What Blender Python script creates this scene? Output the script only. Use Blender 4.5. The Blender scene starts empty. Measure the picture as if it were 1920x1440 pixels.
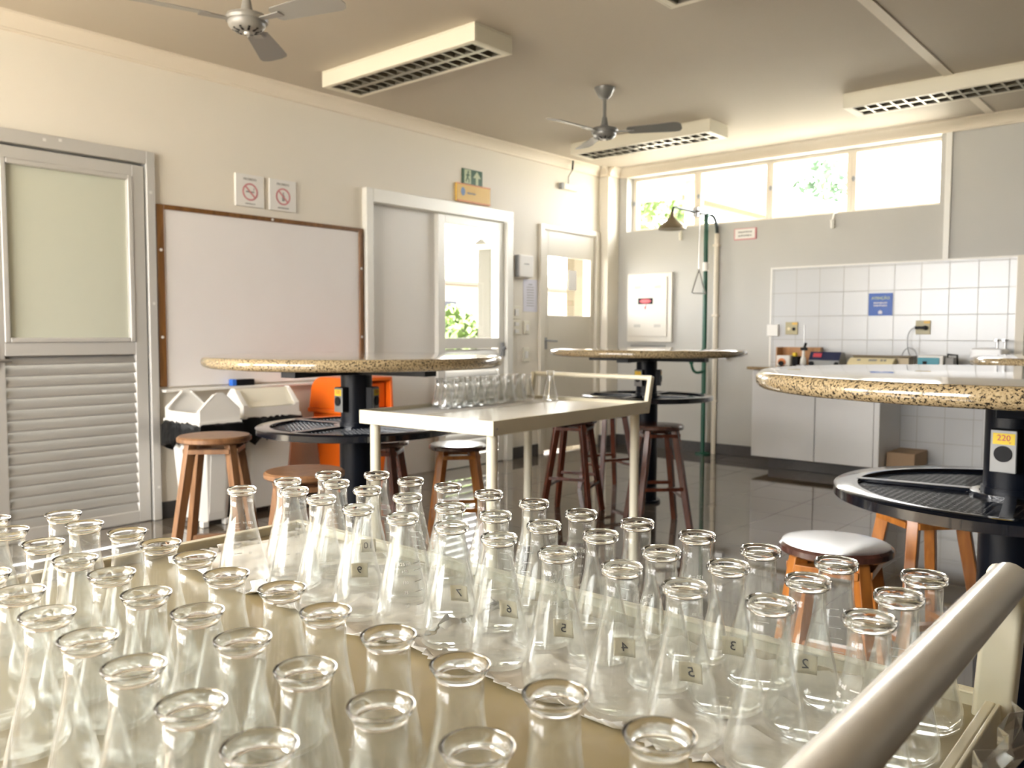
import bpy, bmesh, math, random
from mathutils import Vector, Matrix
PI = math.pi
rnd = random.Random(7)
scene = bpy.context.scene
COL = scene.collection

# ------------------------------------------------------------------ materials
def nt(name):
    m = bpy.data.materials.new(name); m.use_nodes = True
    t = m.node_tree; b = t.nodes['Principled BSDF']
    return m, t, b
def N(t, kind, **kw):
    n = t.nodes.new(kind)
    for k, v in kw.items():
        if k in n.inputs: n.inputs[k].default_value = v
        else: setattr(n, k, v)
    return n
def plain(name, col, rough=0.5, metal=0.0, noise=0.0, nscale=8.0, bump=0.0, bscale=60.0, spec=0.5, coat=0.0):
    m, t, b = nt(name)
    b.inputs['Roughness'].default_value = rough; b.inputs['Metallic'].default_value = metal
    b.inputs['Specular IOR Level'].default_value = spec; b.inputs['Coat Weight'].default_value = coat
    b.inputs['Coat Roughness'].default_value = 0.08
    c = (*col, 1)
    tc = N(t, 'ShaderNodeTexCoord')
    if noise:
        n = N(t, 'ShaderNodeTexNoise', Scale=nscale, Detail=4.0)
        r = N(t, 'ShaderNodeMixRGB', blend_type='MIX')
        r.inputs[1].default_value = tuple(max(0, x * (1 - noise)) for x in col) + (1,)
        r.inputs[2].default_value = tuple(min(1, x * (1 + noise)) for x in col) + (1,)
        t.links.new(tc.outputs['Object'], n.inputs['Vector']); t.links.new(n.outputs['Fac'], r.inputs[0]); t.links.new(r.outputs[0], b.inputs['Base Color'])
    else: b.inputs['Base Color'].default_value = c
    if bump:
        n2 = N(t, 'ShaderNodeTexNoise', Scale=bscale, Detail=3.0); bp = N(t, 'ShaderNodeBump', Strength=bump, Distance=0.01)
        t.links.new(tc.outputs['Object'], n2.inputs['Vector']); t.links.new(n2.outputs['Fac'], bp.inputs['Height']); t.links.new(bp.outputs[0], b.inputs['Normal'])
    return m
def wood(name, c1, c2, rough=0.4, scale=6.0, coat=0.2):
    m, t, b = nt(name)
    tc = N(t, 'ShaderNodeTexCoord'); mp = N(t, 'ShaderNodeMapping'); mp.inputs['Scale'].default_value = (scale * 4, scale * 4, scale * 0.5)
    n = N(t, 'ShaderNodeTexNoise', Scale=1.6, Detail=6.0, Distortion=0.8); r = N(t, 'ShaderNodeValToRGB')
    r.color_ramp.elements[0].position = 0.3; r.color_ramp.elements[0].color = (*c1, 1); r.color_ramp.elements[1].position = 0.7; r.color_ramp.elements[1].color = (*c2, 1)
    t.links.new(tc.outputs['Object'], mp.inputs[0]); t.links.new(mp.outputs[0], n.inputs['Vector']); t.links.new(n.outputs['Fac'], r.inputs[0]); t.links.new(r.outputs[0], b.inputs['Base Color'])
    b.inputs['Roughness'].default_value = rough; b.inputs['Coat Weight'].default_value = coat; b.inputs['Coat Roughness'].default_value = 0.15
    return m
def granite(name):
    m, t, b = nt(name)
    tc = N(t, 'ShaderNodeTexCoord')
    n1 = N(t, 'ShaderNodeTexNoise', Scale=170.0, Detail=3.0, Roughness=0.6); r1 = N(t, 'ShaderNodeValToRGB')
    r1.color_ramp.elements[0].position = 0.40; r1.color_ramp.elements[0].color = (0.016, 0.013, 0.011, 1)
    r1.color_ramp.elements[1].position = 0.47; r1.color_ramp.elements[1].color = (0.34, 0.27, 0.165, 1)
    e = r1.color_ramp.elements.new(0.62); e.color = (0.43, 0.355, 0.235, 1)
    v = N(t, 'ShaderNodeTexVoronoi', Scale=170.0); r2 = N(t, 'ShaderNodeValToRGB')
    r2.color_ramp.elements[0].position = 0.0; r2.color_ramp.elements[0].color = (0.62, 0.56, 0.46, 1); r2.color_ramp.elements[1].color = (1, 0.95, 0.85, 1); r2.color_ramp.elements[1].position = 0.35
    mx = N(t, 'ShaderNodeMixRGB', blend_type='MULTIPLY'); mx.inputs[0].default_value = 1.0
    for n in (n1, v): t.links.new(tc.outputs['Object'], n.inputs['Vector'])
    t.links.new(n1.outputs['Fac'], r1.inputs[0]); t.links.new(v.outputs['Distance'], r2.inputs[0])
    t.links.new(r1.outputs[0], mx.inputs[1]); t.links.new(r2.outputs[0], mx.inputs[2]); t.links.new(mx.outputs[0], b.inputs['Base Color'])
    b.inputs['Roughness'].default_value = 0.12; b.inputs['Coat Weight'].default_value = 0.8; b.inputs['Coat Roughness'].default_value = 0.04
    return m
def tiles(name, col, grout, size, gw, rough, axes, off=(0, 0), noise=0.06, nscale=3.0, bumpd=0.0015, spec=0.5, coat=0.0):
    # square tiles: grout lines from fract(position / size) on the two given axes
    m, t, b = nt(name)
    g = N(t, 'ShaderNodeNewGeometry'); s = N(t, 'ShaderNodeSeparateXYZ'); t.links.new(g.outputs['Position'], s.inputs[0])
    def line(ax, o):
        a = N(t, 'ShaderNodeMath', operation='SUBTRACT'); a.inputs[1].default_value = o; t.links.new(s.outputs[ax], a.inputs[0])
        d = N(t, 'ShaderNodeMath', operation='DIVIDE'); d.inputs[1].default_value = size; t.links.new(a.outputs[0], d.inputs[0])
        f = N(t, 'ShaderNodeMath', operation='PINGPONG'); f.inputs[1].default_value = 0.5; t.links.new(d.outputs[0], f.inputs[0])
        l = N(t, 'ShaderNodeMath', operation='GREATER_THAN'); l.inputs[1].default_value = gw / size / 2; t.links.new(f.outputs[0], l.inputs[0])
        fl = N(t, 'ShaderNodeMath', operation='FLOOR'); t.links.new(d.outputs[0], fl.inputs[0])
        return l, fl
    l1, f1 = line(axes[0], off[0]); l2, f2 = line(axes[1], off[1])
    mul = N(t, 'ShaderNodeMath', operation='MULTIPLY'); t.links.new(l1.outputs[0], mul.inputs[0]); t.links.new(l2.outputs[0], mul.inputs[1])
    cb = N(t, 'ShaderNodeCombineXYZ'); t.links.new(f1.outputs[0], cb.inputs[0]); t.links.new(f2.outputs[0], cb.inputs[1])
    wn = N(t, 'ShaderNodeTexWhiteNoise', noise_dimensions='3D'); t.links.new(cb.outputs[0], wn.inputs['Vector'])
    n = N(t, 'ShaderNodeTexNoise', Scale=nscale, Detail=6.0); t.links.new(g.outputs['Position'], n.inputs['Vector'])
    ad = N(t, 'ShaderNodeMath', operation='MULTIPLY_ADD'); ad.inputs[1].default_value = 0.35; t.links.new(wn.outputs['Value'], ad.inputs[0]); t.links.new(n.outputs['Fac'], ad.inputs[2])
    r = N(t, 'ShaderNodeMixRGB'); r.inputs[1].default_value = tuple(x * (1 - noise) for x in col) + (1,); r.inputs[2].default_value = tuple(min(1, x * (1 + noise)) for x in col) + (1,)
    t.links.new(ad.outputs[0], r.inputs[0])
    mx = N(t, 'ShaderNodeMixRGB'); mx.inputs[1].default_value = (*grout, 1); t.links.new(mul.outputs[0], mx.inputs[0]); t.links.new(r.outputs[0], mx.inputs[2]); t.links.new(mx.outputs[0], b.inputs['Base Color'])
    rr = N(t, 'ShaderNodeMapRange'); rr.inputs['To Min'].default_value = 0.7; rr.inputs['To Max'].default_value = rough; t.links.new(mul.outputs[0], rr.inputs[0]); t.links.new(rr.outputs[0], b.inputs['Roughness'])
    bp = N(t, 'ShaderNodeBump', Strength=0.4, Distance=bumpd); t.links.new(mul.outputs[0], bp.inputs['Height']); t.links.new(bp.outputs[0], b.inputs['Normal'])
    b.inputs['Specular IOR Level'].default_value = spec; b.inputs['Coat Weight'].default_value = coat; b.inputs['Coat Roughness'].default_value = 0.03
    return m
def thin_glass(name, tint=(0.985, 0.99, 0.985), base=0.03, gain=0.85, power=3.5, rough=0.015, haze=0.0, front=0.5):
    # thin clear glass wall: passes light straight through, reflects more at grazing angles
    m = bpy.data.materials.new(name); m.use_nodes = True; t = m.node_tree; t.nodes.clear()
    o = N(t, 'ShaderNodeOutputMaterial'); mix = N(t, 'ShaderNodeMixShader'); tr = N(t, 'ShaderNodeBsdfTransparent'); gl = N(t, 'ShaderNodeBsdfGlossy', Roughness=rough)
    tr.inputs[0].default_value = (*tint, 1); gl.inputs[0].default_value = (1, 1, 1, 1)
    lw = N(t, 'ShaderNodeLayerWeight', Blend=0.5); p = N(t, 'ShaderNodeMath', operation='POWER'); p.inputs[1].default_value = power
    ma = N(t, 'ShaderNodeMath', operation='MULTIPLY_ADD'); ma.inputs[1].default_value = gain; ma.inputs[2].default_value = base
    t.links.new(lw.outputs['Facing'], p.inputs[0]); t.links.new(p.outputs[0], ma.inputs[0]); t.links.new(ma.outputs[0], mix.inputs[0])
    t.links.new(tr.outputs[0], mix.inputs[1]); t.links.new(gl.outputs[0], mix.inputs[2])
    if haze:
        df = N(t, 'ShaderNodeBsdfTranslucent'); df.inputs[0].default_value = (0.9, 0.9, 0.88, 1); d2_ = N(t, 'ShaderNodeBsdfDiffuse'); d2_.inputs[0].default_value = (0.9, 0.9, 0.88, 1)
        dm = N(t, 'ShaderNodeMixShader'); dm.inputs[0].default_value = front; t.links.new(df.outputs[0], dm.inputs[1]); t.links.new(d2_.outputs[0], dm.inputs[2])
        hz = N(t, 'ShaderNodeMixShader'); hz.inputs[0].default_value = haze; t.links.new(tr.outputs[0], hz.inputs[1]); t.links.new(dm.outputs[0], hz.inputs[2]); t.links.new(hz.outputs[0], mix.inputs[1])
    t.links.new(mix.outputs[0], o.inputs[0])
    return m
def solid_glass(name):
    m, t, b = nt(name)
    b.inputs['Transmission Weight'].default_value = 1.0; b.inputs['Roughness'].default_value = 0.0; b.inputs['IOR'].default_value = 1.45; b.inputs['Base Color'].default_value = (0.985, 0.99, 0.98, 1)
    return m
def translucent(name, col, rough=0.6, amt=0.5, bump=0.0, bscale=40.0):
    m, t, b = nt(name); b.inputs['Base Color'].default_value = (*col, 1); b.inputs['Roughness'].default_value = rough
    o = t.nodes['Material Output']; tl = N(t, 'ShaderNodeBsdfTranslucent'); tl.inputs[0].default_value = (*col, 1); mix = N(t, 'ShaderNodeMixShader'); mix.inputs[0].default_value = amt
    t.links.new(b.outputs[0], mix.inputs[1]); t.links.new(tl.outputs[0], mix.inputs[2]); t.links.new(mix.outputs[0], o.inputs[0])
    if bump:
        tc = N(t, 'ShaderNodeTexCoord'); n2 = N(t, 'ShaderNodeTexNoise', Scale=bscale, Detail=4.0); bp = N(t, 'ShaderNodeBump', Strength=bump, Distance=0.004)
        t.links.new(tc.outputs['Object'], n2.inputs['Vector']); t.links.new(n2.outputs['Fac'], bp.inputs['Height']); t.links.new(bp.outputs[0], b.inputs['Normal']); t.links.new(bp.outputs[0], tl.inputs['Normal'])
    return m

M = dict(
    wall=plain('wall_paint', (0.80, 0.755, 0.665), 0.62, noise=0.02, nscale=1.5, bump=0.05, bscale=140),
    darkwall=plain('bounce_cutting_dark_wall', (0.16, 0.135, 0.105), 0.6, noise=0.03, nscale=1.5),  # dark tone chosen to cut bounce light from the unseen right wall
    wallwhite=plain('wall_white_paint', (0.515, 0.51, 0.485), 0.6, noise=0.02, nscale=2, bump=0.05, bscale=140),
    ceil=plain('ceiling_paint', (0.54, 0.485, 0.405), 0.7, noise=0.05, nscale=0.9, bump=0.08, bscale=30),
    cornice=plain('cornice_paint', (0.80, 0.73, 0.62), 0.55),
    floor=tiles('polished_floor_tile', (0.10, 0.080, 0.059), (0.06, 0.05, 0.04), 0.45, 0.005, 0.045, ('X', 'Y'), (0.1, 0.07), noise=0.25, nscale=7.0, bumpd=0.0006, spec=0.7, coat=0.5),
    tile=tiles('white_wall_tile', (0.54, 0.555, 0.57), (0.37, 0.365, 0.35), 0.203, 0.005, 0.22, ('X', 'Z'), (-3.13, 0.067), noise=0.03, spec=0.6),
    base=plain('dark_stone', (0.055, 0.052, 0.05), 0.3, noise=0.3, nscale=40),
    alu=plain('brushed_aluminium', (0.60, 0.59, 0.565), 0.45, metal=0.3, noise=0.04, nscale=3),
    alulight=plain('pale_aluminium', (0.80, 0.79, 0.74), 0.4, metal=0.15),
    frosted=plain('frosted_pane', (0.60, 0.62, 0.52), 0.22, noise=0.03, nscale=2, coat=0.3),
    whitewood=plain('cream_door_paint', (0.70, 0.66, 0.57), 0.35, coat=0.2),
    brownframe=wood('brown_frame_wood', (0.13, 0.055, 0.015), (0.24, 0.11, 0.03), 0.35, 4),
    board=plain('whiteboard_enamel', (0.85, 0.825, 0.82), 0.24, noise=0.03, nscale=3, coat=0.4),
    white=plain('white_plastic', (0.82, 0.81, 0.78), 0.4),
    offwhite=plain('off_white_plastic', (0.80, 0.77, 0.66), 0.42),
    greyplastic=plain('grey_plastic', (0.32, 0.33, 0.34), 0.45),
    paper=plain('paper_white', (0.80, 0.79, 0.76), 0.8),
    lilac=plain('pale_lilac_paper', (0.70, 0.70, 0.78), 0.8),
    red=plain('sign_red', (0.55, 0.06, 0.09), 0.5),
    pink=plain('sign_pink', (0.62, 0.25, 0.27), 0.5),
    black=plain('black_plastic', (0.004, 0.004, 0.005), 0.5, spec=0.2),
    ink=plain('dark_ink', (0.035, 0.035, 0.04), 0.6),
    greyink=plain('grey_ink', (0.30, 0.30, 0.29), 0.6),
    green=plain('exit_green', (0.02, 0.09, 0.035), 0.45),
    palegreen=plain('photoluminescent_green', (0.50, 0.58, 0.36), 0.5),
    yellow=plain('sign_yellow', (0.72, 0.46, 0.10), 0.45),
    orangeedge=plain('sign_orange_edge', (0.65, 0.22, 0.06), 0.45),
    brightyellow=plain('label_yellow', (0.80, 0.58, 0.02), 0.5),
    blue=plain('sign_blue', (0.012, 0.09, 0.42), 0.4),
    emblem=plain('emblem_blue', (0.16, 0.26, 0.42), 0.5),
    bluecap=plain('bright_blue_plastic', (0.02, 0.15, 0.65), 0.4),
    orange=plain('orange_plastic', (0.85, 0.155, 0.008), 0.38),
    bag=plain('black_bag', (0.0025, 0.0025, 0.003), 0.35, bump=0.5, bscale=25, spec=0.22),
    granite=granite('speckled_granite'),
    navy=plain('navy_black_enamel', (0.0025, 0.004, 0.008), 0.32, bump=0.03, bscale=120, spec=0.22), navygloss=plain('glossy_navy_enamel', (0.004, 0.006, 0.011), 0.16, spec=0.5, coat=0.9),
    outlet=plain('metal_outlet_plate', (0.22, 0.22, 0.215), 0.4, metal=0.5),
    trolley=plain('cream_enamel', (0.76, 0.72, 0.58), 0.3, coat=0.35),
    aluslat=plain('dark_aluminium_slats', (0.34, 0.33, 0.31), 0.5, metal=0.3, noise=0.05, nscale=3),  # louvre slats, darker than the frame aluminium
    panelgrey=plain('pale_grey_panel', (0.84, 0.825, 0.79), 0.45),
    traylit=plain('light_lifted_tray_enamel', (0.86, 0.83, 0.75), 0.3, coat=0.4),  # far tray enamel made paler to stand in for brighter light
    tray=plain('shade_darkened_tray_enamel', (0.36, 0.30, 0.175), 0.28, noise=0.04, nscale=3, coat=0.4),  # near tray enamel darkened to stand in for shade over it
    chrome=plain('satin_metal_tube', (0.78, 0.765, 0.73), 0.22, metal=0.45),
    woodlight=wood('light_brown_wood', (0.165, 0.078, 0.034), (0.28, 0.142, 0.064), 0.42, 5),
    woodred=wood('mahogany_wood', (0.07, 0.018, 0.010), (0.15, 0.04, 0.02), 0.25, 5, 0.5),
    woodorange=wood('orange_varnished_wood', (0.30, 0.10, 0.018), (0.50, 0.19, 0.035), 0.28, 5, 0.5),
    seatdark=wood('dark_seat_wood', (0.05, 0.02, 0.016), (0.10, 0.04, 0.03), 0.20, 4, 0.8),
    glass=thin_glass('flask_glass', base=0.030, gain=0.85, power=3.2, haze=0.04),
    rimglass=solid_glass('solid_glass'),
    farglass=thin_glass('small_flask_glass', base=0.09, gain=0.9, power=2.2, rough=0.03, haze=0.07),
    pane=thin_glass('window_pane', base=0.03, gain=0.6, power=5.0),
    towel=translucent('paper_towel', (0.90, 0.885, 0.86), 0.85, 0.12, 0.5, 45.0),
    tape=translucent('masking_tape', (0.86, 0.82, 0.68), 0.7, 0.6),
    film=thin_glass('clear_film', base=0.16, gain=0.8, power=1.5, rough=0.06, haze=0.03),
    mark=plain('white_graduation_ink', (0.85, 0.85, 0.83), 0.6),
    fanwhite=plain('fan_grey_enamel', (0.25, 0.24, 0.22), 0.35, coat=0.3),
    fanbacklit=plain('fan_backlit_shade_enamel', (0.17, 0.17, 0.165), 0.35, coat=0.3),  # darker copy of the fan enamel, backlit shade put into its colour
    lamp=plain('lamp_housing_cream', (0.74, 0.70, 0.58), 0.4),
    louvre=plain('mirror_louvre', (0.36, 0.34, 0.28), 0.38, metal=0.7),
    pipegreen=plain('green_pipe_paint', (0.008, 0.085, 0.05), 0.35),
    pipedark=plain('dark_green_metal', (0.02, 0.035, 0.03), 0.4),
    brass=plain('bronze_metal', (0.22, 0.18, 0.12), 0.38, metal=0.6),
    steel=plain('grey_steel', (0.45, 0.45, 0.45), 0.3, metal=0.9),
    panel=plain('panel_cream_metal', (0.74, 0.71, 0.65), 0.4),
    cabinet=plain('cabinet_laminate', (0.80, 0.805, 0.81), 0.35, noise=0.02),
    socket=plain('beige_socket_plate', (0.42, 0.37, 0.22), 0.4),
    board_wood=wood('counter_box_wood', (0.36, 0.17, 0.06), (0.50, 0.26, 0.10), 0.5, 3),
    navydev=plain('navy_panel', (0.015, 0.022, 0.07), 0.35),
    creamdev=plain('cream_device', (0.74, 0.66, 0.42), 0.4),
    teal=plain('teal_panel', (0.02, 0.25, 0.34), 0.4),
    tealtag=plain('teal_tag', (0.25, 0.58, 0.50), 0.5),
    cardboard=plain('cardboard', (0.42, 0.29, 0.18), 0.8, noise=0.06),
    porcelain=plain('white_porcelain', (0.85, 0.86, 0.88), 0.15, coat=0.5),
    outwall=plain('exterior_render', (0.085, 0.066, 0.036), 0.8), outpale=plain('exterior_white', (0.30, 0.285, 0.25), 0.8), outbeige=plain('exterior_beige', (0.085, 0.08, 0.066), 0.8), outblue=plain('exterior_blue_roof', (0.020, 0.023, 0.038), 0.8), outpeach=plain('exterior_peach', (0.13, 0.095, 0.06), 0.8),
    outroof=plain('exterior_roof', (0.042, 0.032, 0.022), 0.8), ground=plain('pale_paving', (0.36, 0.345, 0.30), 0.9, noise=0.06),
    leaf=plain('leaf_green', (0.055, 0.095, 0.016), 0.6, noise=0.4, nscale=3),
    leafblue=plain('leaf_blue_green', (0.05, 0.095, 0.055), 0.6, noise=0.4, nscale=3),
    bark=plain('bark', (0.16, 0.11, 0.07), 0.9),
)

# ------------------------------------------------------------------ mesh helpers
def box(bm, x0, x1, y0, y1, z0, z1, mtx=None):
    vs = [bm.verts.new((x, y, z)) for x in (x0, x1) for y in (y0, y1) for z in (z0, z1)]
    f = [(0, 1, 3, 2), (4, 6, 7, 5), (0, 4, 5, 1), (2, 3, 7, 6), (0, 2, 6, 4), (1, 5, 7, 3)]
    for q in f: bm.faces.new([vs[i] for i in q])
    if mtx is not None:
        for v in vs: v.co = mtx @ v.co
    return vs
def lathe(bm, prof, n=32, mtx=None, closed=False):
    rings = []
    for r, z in prof:
        if r < 1e-6: rings.append([bm.verts.new((0, 0, z))])
        else: rings.append([bm.verts.new((r * math.cos(2 * PI * i / n), r * math.sin(2 * PI * i / n), z)) for i in range(n)])
    pairs = list(zip(rings, rings[1:])) + ([(rings[-1], rings[0])] if closed else [])
    for a, b in pairs:
        for i in range(n):
            j = (i + 1) % n
            if len(a) == 1 and len(b) == 1: continue
            if len(a) == 1: bm.faces.new((a[0], b[j], b[i]))
            elif len(b) == 1: bm.faces.new((a[i], a[j], b[0]))
            else: bm.faces.new((a[i], a[j], b[j], b[i]))
    if mtx is not None:
        for R in rings:
            for v in R: v.co = mtx @ v.co
def frame_of(d):
    d = d.normalized(); u = Vector((0, 0, 1)) if abs(d.z) < 0.95 else Vector((1, 0, 0))
    a = d.cross(u).normalized(); return a, d.cross(a).normalized()
def tube(bm, pts, r, n=12, caps=True):
    pts = [Vector(p) for p in pts]; rs = r if isinstance(r, (list, tuple)) else [r] * len(pts); rings = []
    a = None
    for i, p in enumerate(pts):
        d = (pts[min(i + 1, len(pts) - 1)] - pts[max(i - 1, 0)]).normalized()
        if a is None: a, b = frame_of(d)
        else:
            a = (a - d * a.dot(d)).normalized(); b = d.cross(a).normalized()
        rings.append([bm.verts.new(p + (a * math.cos(2 * PI * k / n) + b * math.sin(2 * PI * k / n)) * rs[i]) for k in range(n)])
    for A, B in zip(rings, rings[1:]):
        for k in range(n): bm.faces.new((A[k], A[(k + 1) % n], B[(k + 1) % n], B[k]))
    if caps:
        bm.faces.new(rings[0][::-1]); bm.faces.new(rings[-1])
def prism(bm, poly, h0, h1, axis='z', mtx=None):
    # poly = 2D outline; extruded along axis from h0 to h1
    def p3(u, v, h): return {'z': (u, v, h), 'x': (h, u, v), 'y': (u, h, v)}[axis]
    A = [bm.verts.new(p3(u, v, h0)) for u, v in poly]; B = [bm.verts.new(p3(u, v, h1)) for u, v in poly]
    n = len(poly)
    bm.faces.new(A[::-1]); bm.faces.new(B)
    for i in range(n): bm.faces.new((A[i], A[(i + 1) % n], B[(i + 1) % n], B[i]))
    if mtx is not None:
        for v in A + B: v.co = mtx @ v.co
def beam(bm, p, q, w, d, up=None, w2=None, d2=None):
    # rectangular tapered bar from p to q
    p, q = Vector(p), Vector(q); dr = (q - p).normalized(); up = Vector(up) if up else Vector((0, 0, 1))
    a = dr.cross(up)
    if a.length < 1e-4: a = dr.cross(Vector((1, 0, 0)))
    a.normalize(); b = dr.cross(a).normalized(); w2 = w2 or w; d2 = d2 or d
    A = [bm.verts.new(p + a * sx * w / 2 + b * sy * d / 2) for sx, sy in ((-1, -1), (1, -1), (1, 1), (-1, 1))]
    B = [bm.verts.new(q + a * sx * w2 / 2 + b * sy * d2 / 2) for sx, sy in ((-1, -1), (1, -1), (1, 1), (-1, 1))]
    bm.faces.new(A[::-1]); bm.faces.new(B)
    for i in range(4): bm.faces.new((A[i], A[(i + 1) % 4], B[(i + 1) % 4], B[i]))
def bez(p0, p1, p2, p3, n=10):
    P = [Vector(p) for p in (p0, p1, p2, p3)]
    return [P[0] * (1 - t) ** 3 + P[1] * 3 * t * (1 - t) ** 2 + P[2] * 3 * t * t * (1 - t) + P[3] * t ** 3 for t in [i / n for i in range(n + 1)]]
def obj(name, bm, mat, parent=None, smooth=True, bevel=0.0, loc=None, rot=None, seg=2):
    bmesh.ops.recalc_face_normals(bm, faces=bm.faces)
    me = bpy.data.meshes.new(name); bm.to_mesh(me); bm.free()
    me.materials.append(mat)
    if smooth:
        me.polygons.foreach_set('use_smooth', [True] * len(me.polygons)); me.set_sharp_from_angle(angle=math.radians(38))
    o = bpy.data.objects.new(name, me); COL.objects.link(o)
    if parent: o.parent = parent
    if loc: o.location = loc
    if rot: o.rotation_euler = rot
    if bevel:
        md = o.modifiers.new('bevel', 'BEVEL'); md.width = bevel; md.segments = seg; md.limit_method = 'ANGLE'; md.angle_limit = math.radians(40); md.harden_normals = True
    return o
def tag(o, label, cat, group=None, kind=None):
    o['label'] = label; o['category'] = cat
    if group: o['group'] = group
    if kind: o['kind'] = kind
    return o
def thing(name, label, cat, loc=(0, 0, 0), rz=0.0, group=None):
    o = bpy.data.objects.new(name, None); COL.objects.link(o); o.empty_display_size = 0.1
    o.location = loc; o.rotation_euler = (0, 0, rz); return tag(o, label, cat, group)
def struct(o, label=None):
    o['kind'] = 'structure'
    if label: o['label'] = label
    return o
def dup(root, loc, rz=0.0, label=None, group=None):
    r = root.copy(); COL.objects.link(r); r.location = loc; r.rotation_euler = (0, 0, rz)
    if label: r['label'] = label
    if group: r['group'] = group
    for ch in list(root.children):
        c = ch.copy(); COL.objects.link(c); c.parent = r
        for g in list(ch.children):
            d = g.copy(); COL.objects.link(d); d.parent = c
    return r
def bxo(name, mat, x0, x1, y0, y1, z0, z1, parent=None, bevel=0.0):
    bm = bmesh.new(); box(bm, x0, x1, y0, y1, z0, z1); return obj(name, bm, mat, parent, bevel=bevel)
def text_mesh(txt, size, depth=0.0006, bold=False):
    cu = bpy.data.curves.new('lettering', 'FONT'); cu.body = txt; cu.size = size; cu.align_x = 'CENTER'; cu.align_y = 'CENTER'; cu.extrude = depth / 2; cu.resolution_u = 3
    if bold: cu.offset = size * 0.02
    o = bpy.data.objects.new('lettering', cu); COL.objects.link(o)
    dg = bpy.context.evaluated_depsgraph_get(); me = bpy.data.meshes.new_from_object(o.evaluated_get(dg))
    bpy.data.objects.remove(o); bpy.data.curves.remove(cu)
    return me
def add_text(bm, txt, size, mtx, depth=0.0008, bold=False):
    me = text_mesh(txt, size, depth, bold); t = bmesh.new(); t.from_mesh(me); bpy.data.meshes.remove(me)
    t.transform(mtx); tmp = bpy.data.meshes.new('tmp'); t.to_mesh(tmp); t.free(); bm.from_mesh(tmp); bpy.data.meshes.remove(tmp)
def wall_mtx(which, u, v, off):
    # local (x right, y up, z out) to a spot on a wall
    if which == 'left': return Matrix(((0, 0, 1, A + off), (1, 0, 0, u), (0, 1, 0, v), (0, 0, 0, 1)))
    if which == 'back': return Matrix(((1, 0, 0, u), (0, 0, -1, B - off), (0, 1, 0, v), (0, 0, 0, 1)))
def scribble(bm, w, h, mtx, seed=1, n=7, depth=0.0008):
    # broken stroke row standing for print too blurred to read
    r = random.Random(seed); x = -w / 2
    while x < w / 2:
        l = r.uniform(0.5, 1.3) * w / n; e = min(x + l * 0.78, w / 2)
        vs = box(bm, x, e, -h / 2 * r.uniform(0.6, 1), h / 2 * r.uniform(0.6, 1), 0, depth)
        for v in vs: v.co = mtx @ v.co
        x += l
# ------------------------------------------------------------------ camera
H = 1.13; A = -4.9; B = 7.2; ZC = 2.78; XR = 4.6; YF = -2.2
def make_camera():
    f, yaw, pitch, roll = 1568.47, math.radians(40.8345), math.radians(3.4748), math.radians(0.1694)
    fw = Vector((-math.sin(yaw) * math.cos(pitch), math.cos(yaw) * math.cos(pitch), -math.sin(pitch)))
    r = Vector((math.cos(yaw), math.sin(yaw), 0)); u = r.cross(fw)
    R = math.cos(roll) * r + math.sin(roll) * u; U = -math.sin(roll) * r + math.cos(roll) * u
    cd = bpy.data.cameras.new('camera'); c = bpy.data.objects.new('camera', cd); COL.objects.link(c)
    c.matrix_world = Matrix(((R.x, U.x, -fw.x, 0), (R.y, U.y, -fw.y, 0), (R.z, U.z, -fw.z, H), (0, 0, 0, 1)))
    cd.sensor_width = 36.0; cd.lens = 36.0 * f / 1920.0; cd.clip_start = 0.02; cd.clip_end = 200
    cd.dof.use_dof = True; cd.dof.focus_distance = 0.92; cd.dof.aperture_fstop = 11.0
    scene.camera = c
make_camera()
# ------------------------------------------------------------------ room shell
YE = 7.45      # outer face of the back wall
bm = bmesh.new(); box(bm, A - 0.18, XR, YF, YE, -0.1, 0); struct(obj('floor', bm, M['floor'], smooth=False))
bm = bmesh.new(); box(bm, A - 0.18, XR, YF, YE, ZC, ZC + 0.12); struct(obj('ceiling', bm, M['ceil'], smooth=False))
def wall_with_holes(name, mat, axis, c0, c1, u0, u1, z0, z1, holes):
    # solid wall of real thickness between planes c0..c1, split in columns around rectangular openings
    bm = bmesh.new(); us = sorted({u0, u1} | {h[0] for h in holes} | {h[1] for h in holes})
    for a, b in zip(us, us[1:]):
        if b - a < 1e-6: continue
        hs = sorted([(h[2], h[3]) for h in holes if h[0] <= a + 1e-6 and h[1] >= b - 1e-6]); z = z0
        for lo, hi in hs + [(z1, z1)]:
            if lo - z > 1e-6:
                if axis == 'x': box(bm, c0, c1, a, b, z, lo)
                else: box(bm, a, b, c0, c1, z, lo)
            z = hi
    bmesh.ops.remove_doubles(bm, verts=bm.verts, dist=1e-5)
    return struct(obj(name, bm, mat, smooth=False))
D1 = (1.46, 2.365, 0.0, 2.13); D2 = (4.03, 5.565, 0.0, 2.11); D3 = (6.085, 6.945, 0.0, 2.105)
wall_with_holes('wall_left', M['wall'], 'x', A - 0.14, A, YF - 0.2, YE, 0, ZC, [D1, D2, D3, (-2.05, -0.55, 0.95, 2.65)])
WIN = (-4.70, -1.80, 2.150, 2.690)
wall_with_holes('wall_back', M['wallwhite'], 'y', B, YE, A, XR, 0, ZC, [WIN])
wall_with_holes('wall_front', M['wall'], 'y', YF - 0.2, YF, A, XR, 0, ZC, [(-4.82, -2.5, 0.95, 2.70), (-2.35, -0.9, 0.95, 2.70)])
wall_with_holes('wall_right', M['darkwall'], 'x', XR, XR + 0.2, YF - 0.2, YE, 0, ZC, [])  # unseen wall, set back and darkened to weaken light from the right
bm = bmesh.new(); box(bm, A, -4.79, 7.0, B, 0, ZC); struct(obj('wall_corner', bm, M['wall'], bevel=0.004))
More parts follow.
